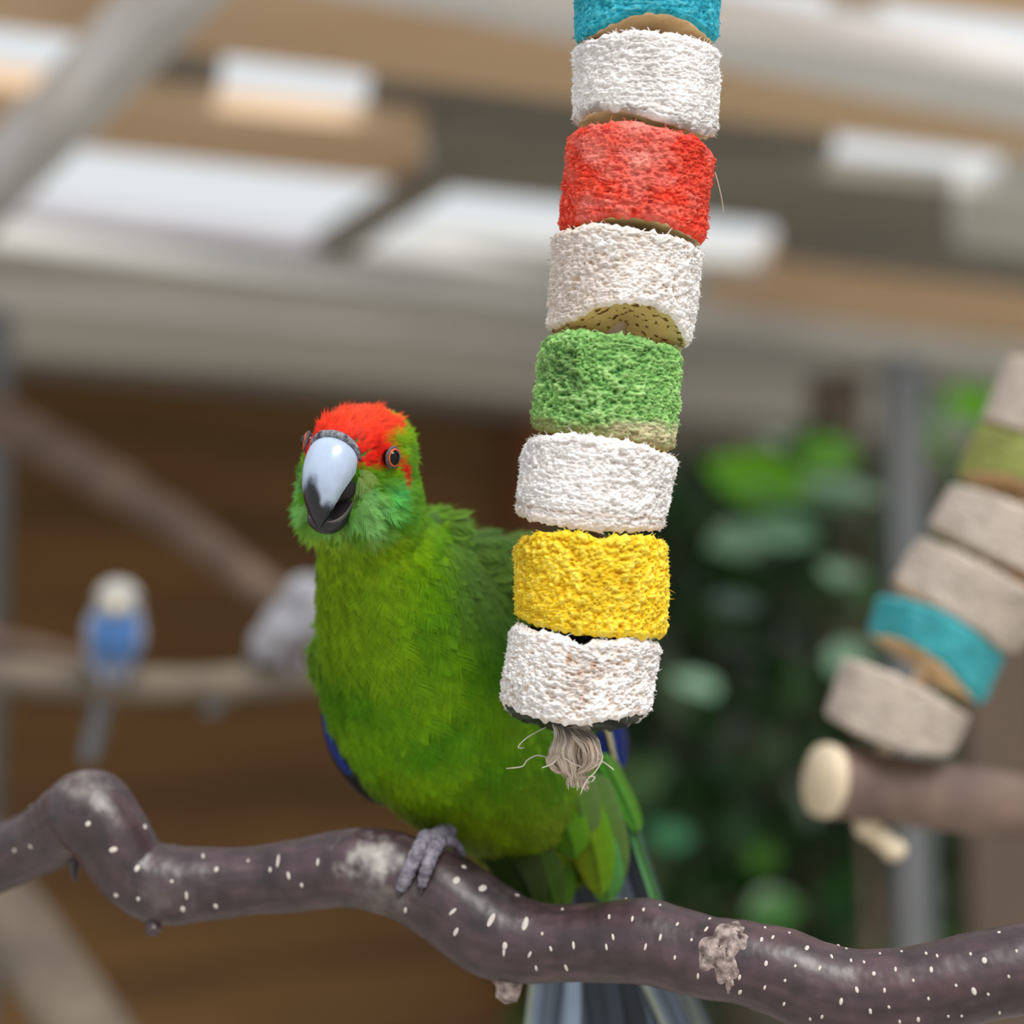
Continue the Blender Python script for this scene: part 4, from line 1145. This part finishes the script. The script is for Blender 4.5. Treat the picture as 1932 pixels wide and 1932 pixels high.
    cov = [((1010, 1520, 50), (1030, 1580, 50), (1052, 1650, 53), (1062, 1716, 56), 42, tg * 0.6, tdk * 1.6), ((960, 1550, 47), (992, 1604, 44), (1026, 1656, 43), (1048, 1712, 44), 44, tdk * 1.5, tg * 0.5),
           ((1070, 1470, 48), (1095, 1540, 48), (1120, 1610, 50), (1135, 1690, 53), 46, tg, G_YEL * 0.7), ((1110, 1460, 52), (1134, 1530, 52), (1156, 1600, 54), (1166, 1670, 57), 36, G_GREY * 0.8, tg * 0.9),
           ((1060, 1440, 47), (1080, 1490, 46), (1094, 1540, 47), (1100, 1590, 49), 46, G_GREY * 0.9, tg), ((1100, 1550, 53), (1124, 1600, 52), (1142, 1660, 54), (1146, 1704, 57), 40, G_BLUE * 0.5 + G_GREY * 0.4, tg),
           ((1020, 1480, 46), (1050, 1530, 45), (1074, 1580, 46), (1084, 1620, 48), 44, tg * 0.9, tg * 0.7), ((925, 1560, 46), (960, 1615, 42), (992, 1668, 39), (1008, 1722, 39), 46, tdk, tdk * 1.3)]
    for a, b, c_, d_, hw, c1, c2 in cov:
        vane(tl, [a, b, c_, d_], hw, c1 * 0.75, c2 * 0.8, name='tail_covert', tip=0.55, camber=0.25, mat='plumage')
    # ---------------- legs and feet
    def leg(px, toes, lab, shin):
        fo = obj('foot', *ell_geo(P(*px[:2], D + px[2] * MM), np.array([RX * 24 / F * D, UP * 20 / F * D, FW * 3.4 * MM])), M['toe'], t)
        fo['label'] = lab
        C = spline([P(x, y, D + z * MM) for x, y, z in shin], 12); obj('shin', *tube_geo(C, np.linspace(2.9, 2.0, 12) * MM, 12), M['toe'], fo)
        for tp in toes:
            C = spline([P(x, y, D + z * MM) for x, y, z, _ in tp], 26); r = np.interp(np.linspace(0, 1, 26), np.linspace(0, 1, len(tp)), [q[3] for q in tp]) / F * D
            r = r * (1 + 0.07 * np.sin(np.linspace(0, 40, 26)))
            obj('toe', *tube_geo(C, r, 12), M['toe'], fo)
            e = C[-1]; dirn = norm(C[-1] - C[-4]); Cc = spline([e - dirn * 0.0008, e + dirn * 0.0016 - UP * 0.0003, e + dirn * 0.0030 + FW * 0.0009 - UP * 0.0010], 8)
            obj('claw', *tube_geo(Cc, np.linspace(r[-1] * 0.75, 0.0001, 8), 8), M['claw'], fo)
    leg((815, 1584, 30), [[(806, 1580, 27, 19), (790, 1604, 21.5, 16), (778, 1630, 20, 15), (766, 1656, 20, 14), (757, 1676, 21, 12)],
                          [(826, 1586, 26, 18), (816, 1608, 21, 15), (808, 1630, 19, 14), (800, 1652, 19, 12), (796, 1672, 19.5, 9)],
                          [(838, 1586, 33, 14), (856, 1590, 36, 11), (868, 1606, 38, 9), (872, 1628, 39, 7)],
                          [(812, 1584, 36, 15), (812, 1590, 42, 13), (812, 1612, 47, 11), (812, 1640, 48, 9)]], 'grey foot gripping the branch with two toes in front',
        [(880, 1540, 44), (850, 1562, 38), (822, 1578, 33)])
    leg((1014, 1726, 36), [[(1008, 1728, 36, 15), (1002, 1750, 38, 12), (998, 1775, 38, 9)], [(1022, 1728, 36, 15), (1020, 1752, 38, 12), (1018, 1778, 38, 9)]], 'second grey foot behind the branch',
        [(985, 1560, 60), (1000, 1640, 60), (1012, 1716, 41)])
    return t
parakeet()

# ------------------------------------------------------------------ background: second toy, budgies, far branches, posts, shrubs
M['pale_perch'] = noise_mat('pale_peeled_branch', srgb(92, 82, 70), srgb(116, 104, 90), (40, 40, 40), 0.8)
M['brown_perch'] = noise_mat('brown_branch', srgb(88, 70, 58), srgb(112, 92, 78), (40, 40, 40), 0.8)
M['stick'] = noise_mat('dark_bark_stick', srgb(92, 74, 66), srgb(126, 104, 92), (50, 50, 50), 0.7, 0.4, (300, 300, 300))
M['stick_end'] = noise_mat('cut_stick_end', srgb(206, 188, 158), srgb(222, 206, 180), (100, 100, 100), 0.8)
M['post_grey'] = noise_mat('grey_metal_post', srgb(92, 94, 96), srgb(110, 112, 114), (6, 6, 6), 0.5)
M['post_brown'] = noise_mat('brown_timber_post', srgb(70, 58, 48), srgb(90, 74, 60), (10, 10, 3), 0.8)
M['budgie'] = tint_mat('budgerigar_plumage', 0.8, 0.2, 0.0, 0.2)
M['leaf'] = tint_mat('glossy_leaf', 0.28, 0.5, 0.25)

def pole(name, label, cat, pts, rpx, mat, group=None, seg=20, n=60, sub=None):
    """a limb through (px, py, depth) points"""
    p = np.array(pts, float); k = spline(np.column_stack([p, np.broadcast_to(rpx, (len(p),))]), n)
    C = P(k[:, 0], k[:, 1], k[:, 2]); R = k[:, 3] / F * k[:, 2]
    V, f = tube_geo(C, R, seg)
    V = V + 0.12 * R.mean() * fbm(V * (0.35 / R.mean()), 2, 5)[:, None] * norm(V - np.vstack([np.repeat(C, seg, 0), C[0], C[-1]]) + 1e-9)
    o = obj(name, V, f, M[mat]); tag(o, label, cat, group); return o

pole('perch_branch', 'pale peeled branch that the two budgerigars sit on', 'branch', [(-1100, 1250, 1.08), (-500, 1262, 1.02), (-100, 1268, 0.97), (100, 1284, 0.95), (300, 1292, 0.95), (480, 1284, 0.95), (640, 1262, 0.96), (900, 1230, 0.98), (1020, 1220, 1.0)], [34, 34, 34, 35, 33, 34, 36, 36, 34], 'pale_perch')
pole('diagonal_branch', 'thick brown branch slanting down in front of the plank wall', 'branch', [(-700, 330, 1.62), (-260, 610, 1.535), (0, 790, 1.46), (160, 880, 1.40), (330, 985, 1.33), (450, 1075, 1.27), (560, 1160, 1.24), (680, 1280, 1.2)], [46, 44, 42, 40, 37, 34, 30, 28], 'brown_perch')
pole('thin_branch', 'thin dull branch meeting the pale peeled branch beside the blue budgerigar', 'branch', [(-300, 1190, 1.15), (-60, 1205, 1.12), (60, 1222, 1.08), (160, 1248, 1.02), (240, 1280, 0.97)], [22, 20, 18, 16, 12], 'brown_perch')
pole('lower_branch', 'thick pale branch rising below the crooked perch', 'branch', [(-700, 1100, 1.25), (-330, 1420, 1.15), (-120, 1600, 1.1), (20, 1740, 1.05), (120, 1880, 1.02), (230, 2060, 1.0), (320, 2300, 1.0)], [66, 70, 72, 74, 76, 78, 78], 'pale_perch')

# ---- budgerigars
def budgie(label, d, head, body, tail, face, colors, foot_px):
    """head (x, y, r px); body list of (x, y, rx px, ry px, rot, dz); tail pixel points"""
    s = d / F
    t = thing('budgerigar', label, 'bird', P(*foot_px, d))
    g = Join()
    for x, y, rx, ry, rot, dz in body:
        a = math.radians(rot); ux = RX * math.cos(a) + UP * math.sin(a); uy = -RX * math.sin(a) + UP * math.cos(a)
        g.add(*ell_geo(P(x, y, d + dz), np.array([ux * rx * s, uy * ry * s, FW * rx * s]), 12, 18))
    g.add(*ell_geo(P(head[0], head[1], d - 0.004), np.array([RX, UP * 0.98, FW]) * head[2] * s, 14, 20))
    tmp = g.build('tmp', M['budgie'])
    md = tmp.modifiers.new('r', 'REMESH'); md.mode = 'VOXEL'; md.voxel_size = 0.0018
    sm = tmp.modifiers.new('s', 'SMOOTH'); sm.iterations = 6
    dg = bpy.context.evaluated_depsgraph_get(); dg.update()
    me = bpy.data.meshes.new_from_object(tmp.evaluated_get(dg)); V = np.array([v.co[:] for v in me.vertices]) + np.array(tmp.location)
    fs = [list(p.vertices) for p in me.polygons]; bpy.data.objects.remove(tmp, do_unlink=True)
    obj('body', V, fs, M['budgie'], t, cols=colors(V))
    # beak, eyes
    fx, fy, fz = face
    nd = norm(cam2w(np.array([fx, fy, fz])))
    hc = P(head[0], head[1], d - 0.004)
    rt = norm(np.cross(nd, UP)); upv = np.cross(rt, nd)
    C = spline([hc + nd * head[2] * s * 0.85, hc + nd * head[2] * s * 1.15 - upv * 0.002, hc + nd * head[2] * s * 1.08 - upv * 0.006], 8)
    obj('beak', *tube_geo(C, np.linspace(0.0032, 0.0006, 8), 10), M['stick_end'], t)
    for sg in (-1, 1):
        obj('eye', *ell_geo(hc + norm(rt * sg * 0.85 + nd * 0.5 + upv * 0.15) * head[2] * s * 0.95, np.eye(3) * 0.0017, 8, 12), M['eye'], t)
    for k in (-1, 0, 1):
        pts = [P(x + k * 7, y, d + z + 0.002 * abs(k)) for x, y, z in tail]
        feather_vane('tail_feather', pts, 11 * s, t, (0.16, 0.17, 0.19), (0.22, 0.24, 0.28), -FW)
    for sg in (-1, 1):
        C = spline([P(foot_px[0] + sg * 18, foot_px[1] - 14, d - 0.006), P(foot_px[0] + sg * 18, foot_px[1] + 2, d - 0.0108), P(foot_px[0] + sg * 18, foot_px[1] + 20, d - 0.0105)], 8)
        obj('foot', *tube_geo(C, 0.0017, 8), M['toe'], t)
    return t

def col_blue(V):
    x, y = PR(V); c = np.tile(np.array(srgb(168, 166, 162)), (len(V), 1))
    k = np.clip((y - 1148) / 16, 0, 1)[:, None]; bl = np.array(srgb(66, 104, 156)); c = c * (1 - k) + bl * k
    w = (np.clip((np.abs(x - 217) - 40) / 12, 0, 1) * np.clip((y - 1120) / 20, 0, 1))[:, None]; c = c * (1 - w) + np.array(srgb(142, 142, 150)) * w
    k = np.clip((y - 1235) / 20, 0, 1)[:, None] * 0.7; return c * (1 - k) + np.array(srgb(128, 140, 158)) * k
def col_white(V):
    x, y = PR(V); n = fbm(V * 120, 2, 3)
    c = np.tile(np.array(srgb(136, 136, 144)), (len(V), 1)); k = np.clip(0.5 + 1.5 * n, 0, 1)[:, None] * 0.6
    return c * (1 - k) + np.array(srgb(172, 172, 178)) * k
budgie('pale blue budgerigar with a whitish face sitting upright on the pale branch', 0.93, (222, 1134, 44), [(216, 1196, 58, 66, 4, 0.0), (210, 1236, 48, 52, 4, 0.004), (222, 1165, 48, 40, 0, 0.0)],
       [(200, 1270, 0.025), (192, 1330, 0.032), (178, 1390, 0.036), (165, 1440, 0.04)], (0.12, -0.1, 0.98), col_blue, (212, 1272))
budgie('whitish grey budgerigar leaning over the pale branch behind the green parakeet', 0.94, (578, 1128, 46), [(545, 1178, 58, 48, 38, 0.0), (512, 1212, 46, 40, 40, 0.004), (585, 1165, 50, 48, 30, 0.0)],
       [(510, 1220, 0.012), (470, 1262, 0.014), (425, 1308, 0.016), (390, 1350, 0.018)], (0.8, -0.1, 0.5), col_white, (560, 1250))

# ---- second toy, out of focus at the right
def second_toy():
    d = 0.66
    t = thing('hanging_toy', 'blurred slanting string of wooden blocks with a turquoise one and a stick beside the shrub', 'bird toy', P(1660, 1600, d))
    lo = dict(nth=120, nz=40, amp=0.0005, fibres=0)
    def blk(tl, tr, bl, br, ct, cb, base, pit, tip, cap, seed, lab, **k):
        def arc(a, b, sag):
            xs = np.linspace(0, 1, 13); a = np.array(a); b = np.array(b)
            p = a + (b - a) * xs[:, None]; p[:, 1] += sag * 4 * xs * (1 - xs)
            return [tuple(q) for q in p]
        block_geo('block', t, (tl, tr), (bl, br), arc(tl, tr, ct), arc(bl, br, cb), d, base, pit, tip, cap, 0.4, seed, lab, **{**lo, **k})
    wb, wp, wt = srgb(190, 176, 164), srgb(162, 146, 128), srgb(204, 192, 182)
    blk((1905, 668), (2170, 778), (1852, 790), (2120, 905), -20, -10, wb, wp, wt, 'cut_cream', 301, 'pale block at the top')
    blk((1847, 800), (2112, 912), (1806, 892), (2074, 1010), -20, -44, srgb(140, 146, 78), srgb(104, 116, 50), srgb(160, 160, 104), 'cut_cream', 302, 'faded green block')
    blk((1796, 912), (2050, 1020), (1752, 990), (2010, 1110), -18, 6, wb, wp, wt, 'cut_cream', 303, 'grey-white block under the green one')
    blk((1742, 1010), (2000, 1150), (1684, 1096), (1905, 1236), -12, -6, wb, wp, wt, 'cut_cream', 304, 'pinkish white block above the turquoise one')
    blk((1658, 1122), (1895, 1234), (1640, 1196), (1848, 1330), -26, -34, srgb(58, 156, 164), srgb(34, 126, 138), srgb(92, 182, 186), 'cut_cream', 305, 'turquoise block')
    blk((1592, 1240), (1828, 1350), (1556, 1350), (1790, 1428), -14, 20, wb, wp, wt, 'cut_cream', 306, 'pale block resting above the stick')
    # cord
    C = spline([P(2420, 60, d), P(2100, 640, d), P(1930, 960, d), P(1780, 1200, d), P(1676, 1400, d), P(1650, 1500, d), P(1640, 1545, d)], 80)
    obj('rope', *tube_geo(C, 0.0028, 10), M['stick_end'], t)
    # the stick threaded on the cord
    C = spline([P(1554, 1472, d - 0.009), P(1700, 1492, d), P(1850, 1512, d + 0.010), P(2050, 1540, d + 0.025), P(2350, 1580, d + 0.045)], 50)
    V, f = tube_geo(C, np.linspace(67, 60, 50) / F * d, 28, bulge=0.0)
    st = obj('stick', V, f, M['stick'], t)
    tg = norm(C[1] - C[0])
    # bare cut end: a slanting pale face
    V, f = tube_geo(np.array([C[0] - tg * 0.002, C[0] - tg * 0.0005, C[0] + tg * 0.0030]), np.array([66, 68.5, 68]) / F * d, 28, bulge=0.05)
    obj('cut_end', V, f, M['stick_end'], st)
    j = Join()
    for (x, y, rx, ry, z) in ((1636, 1555, 26, 30, -0.003), (1662, 1580, 22, 22, -0.002), (1686, 1602, 24, 22, -0.002)):
        j.add(*ell_geo(P(x, y, d + z), np.array([RX * rx, UP * ry, FW * 22]) / F * d, 10, 14))
    V, f = tube_geo(spline([P(1640, 1560, d), P(1665, 1582, d - 0.002), P(1690, 1612, d)], 12), 17 / F * d, 10); j.add(V, f)
    j.build('knot', M['stick_end'], t)
second_toy()

# ---- posts at the right
def post(name, label, x0, x1, ytop, d, mat, cat='post', depth=0.04):
    a, b = P(x0, 1345, d), P(x1, 1345, d)
    top = P((x0 + x1) / 2, ytop, d)[2]
    a[2] = b[2] = 0
    o = prism(name, np.array([a, b, b + [0, depth, 0], a + [0, depth, 0]]), top, M[mat]); tag(o, label, cat); return o
post('metal_post', 'slim grey metal post standing among the shrubs', 1694, 1756, 660, 1.42, 'post_grey')
post('metal_post', 'grey metal post at the edge of the plank wall', -104, -20, 560, 1.5, 'post_grey')
post('timber_post', 'brown timber post behind the blurred string of blocks', 1826, 1960, 1130, 1.38, 'post_brown')
post('timber_post', 'dull brown timber post behind the bright leaves', 1540, 1640, 700, 2.125, 'post_brown', depth=0.03)

# ---- shrubs
LT_V = np.array([(0, 0, 0), (0.25, 0.22, 0.03), (0.5, 0.30, 0.04), (0.78, 0.2, 0.02), (1, 0, -0.06), (0.78, -0.2, 0.02), (0.5, -0.30, 0.04), (0.25, -0.22, 0.03), (0.25, 0, -0.02), (0.5, 0, -0.03), (0.78, 0, -0.03)])
LT_F = np.array([(0, 8, 1), (1, 8, 9), (1, 9, 2), (2, 9, 10), (2, 10, 3), (3, 10, 4), (4, 10, 5), (5, 10, 6), (6, 10, 9), (6, 9, 7), (7, 9, 8), (7, 8, 0)])
def leaves(p, size, rg, bias=None):
    n = len(p)
    dirn = norm(rg.normal(0, 1, (n, 3)) + np.array([0, -0.3, -0.1])); nr = rg.normal(0, 0.6, (n, 3)) + np.array([0.1, -0.6, 0.8]) if bias is None else rg.normal(0, 0.25, (n, 3)) + bias
    nr = norm(nr - dirn * (nr * dirn).sum(1, keepdims=True)); b = np.cross(nr, dirn)
    V = p[:, None] + size[:, None, None] * (dirn[:, None] * LT_V[None, :, :1] + b[:, None] * LT_V[None, :, 1:2] + nr[:, None] * LT_V[None, :, 2:])
    Fc = (LT_F[None] + (np.arange(n) * len(LT_V))[:, None, None]).reshape(-1, 3)
    return V.reshape(-1, 3), Fc, nr
def shrub(label, px, py, d, rx, ry, rz, n, size, seed, cols, stems=5, big=()):
    rg = np.random.default_rng(seed)
    c = P(px, py, d); base = c.copy(); base[2] = 0
    t = thing('shrub', label, 'shrub', base)
    q = norm(rg.normal(0, 1, (n, 3))) * (0.35 + 0.65 * rg.random((n, 1)) ** 0.5)
    p = c + q * np.array([rx, rz, ry]); p[:, 2] = np.maximum(p[:, 2], 0.05)
    V, Fc, nr = leaves(p, size * rg.uniform(0.6, 1.3, n), rg)
    col = np.array(cols)[rg.integers(0, len(cols), n)] * rg.uniform(0.7, 1.25, (n, 1))
    o = obj('foliage', V, Fc, M['leaf'], t, cols=np.repeat(np.clip(col, 0, 1), len(LT_V), 0)); o['kind'] = 'stuff'
    for k in range(stems):
        e = c + rg.normal(0, 0.45, 3) * np.array([rx, rz, ry])
        C = spline([base + rg.normal(0, 0.03, 3) * [1, 1, 0], (base + e) / 2 + rg.normal(0, 0.05, 3), e], 16)
        obj('stem', *tube_geo(C, np.linspace(0.009, 0.003, 16), 8), M['brown_perch'], t)
    for (x, y, dd, sz, cc, ang, nb) in big:
        r2 = np.random.default_rng(int(x + y))
        a = math.radians(ang); dirn = RX * math.cos(a) + UP * math.sin(a) + FW * 0.1; nrm = norm(np.array(nb)); dirn = norm(dirn - nrm * (dirn @ nrm)); b = np.cross(nrm, dirn)
        V = P(x, y, dd) + sz * (LT_V[:, :1] - 0.5) * dirn + sz * LT_V[:, 1:2] * b * 1.25 + sz * LT_V[:, 2:] * nrm
        V2 = np.vstack([V, V - nrm * 0.0006]); f2 = LT_F.tolist() + (LT_F[:, ::-1] + len(V)).tolist()
        obj('leaf', V2, f2, M['leaf'], t, cols=np.tile(cc, (len(V2), 1)))
dk = [srgb(34, 66, 30), srgb(44, 84, 38), srgb(32, 60, 34), srgb(54, 94, 42), srgb(66, 84, 52)]
br = srgb(110, 188, 28); bt = srgb(168, 212, 178)  # bt: pale sky highlight on glossy leaves put into the leaf colour
fr = (0.05, -0.75, 0.65); sk = (0.15, -0.45, 0.9)
shrub('dense dark green shrub with broad glossy leaves right of the hanging toy', 1470, 1330, 1.75, 0.26, 0.25, 0.12, 620, 0.055, 41, dk, 6,
      big=((1430, 905, 1.55, 0.095, br, -35, fr), (1530, 930, 1.55, 0.10, bt, 8, sk), (1600, 925, 1.56, 0.07, bt, 25, sk), (1565, 858, 1.6, 0.065, br, 60, fr), (1395, 1020, 1.6, 0.06, bt, 20, fr), (1390, 1140, 1.5, 0.05, srgb(96, 120, 110), 40, sk),
           (1590, 1080, 1.5, 0.05, bt, 70, sk), (1600, 1240, 1.5, 0.045, bt, 50, fr), (1265, 1575, 1.5, 0.05, srgb(70, 130, 90), 80, sk), (1440, 1620, 1.6, 0.036, srgb(64, 112, 26), 60, fr), (1310, 1290, 1.5, 0.05, bt, 100, sk), (1480, 1000, 1.55, 0.06, bt, -10, fr), (1460, 1715, 1.5, 0.05, srgb(60, 110, 50), 20, fr)))
shrub('dark leafy shrub below the short stick of the blurred toy', 1600, 1860, 1.95, 0.34, 0.22, 0.10, 420, 0.055, 42, dk, 5)
shrub('small bright green shrub seen past the grey metal post', 1860, 810, 2.45, 0.10, 0.06, 0.05, 40, 0.05, 43, [br, bt, srgb(70, 140, 30)], 3, big=((1730, 782, 1.6, 0.055, srgb(110, 160, 110), 95, sk), (1832, 760, 1.9, 0.07, br, 80, fr), (1900, 860, 1.9, 0.07, br, 40, fr)))
shrub('tall dim shrub standing against the far fence', 1330, 1200, 2.3, 0.28, 0.22, 0.07, 420, 0.06, 44, [srgb(40, 70, 38), srgb(50, 80, 46), srgb(56, 84, 60)], 5)
shrub('low dark shrub at the foot of the far fence', 1760, 1480, 2.75, 0.42, 0.36, 0.07, 600, 0.06, 45, [srgb(40, 70, 38), srgb(50, 80, 46), srgb(62, 84, 58)], 5)
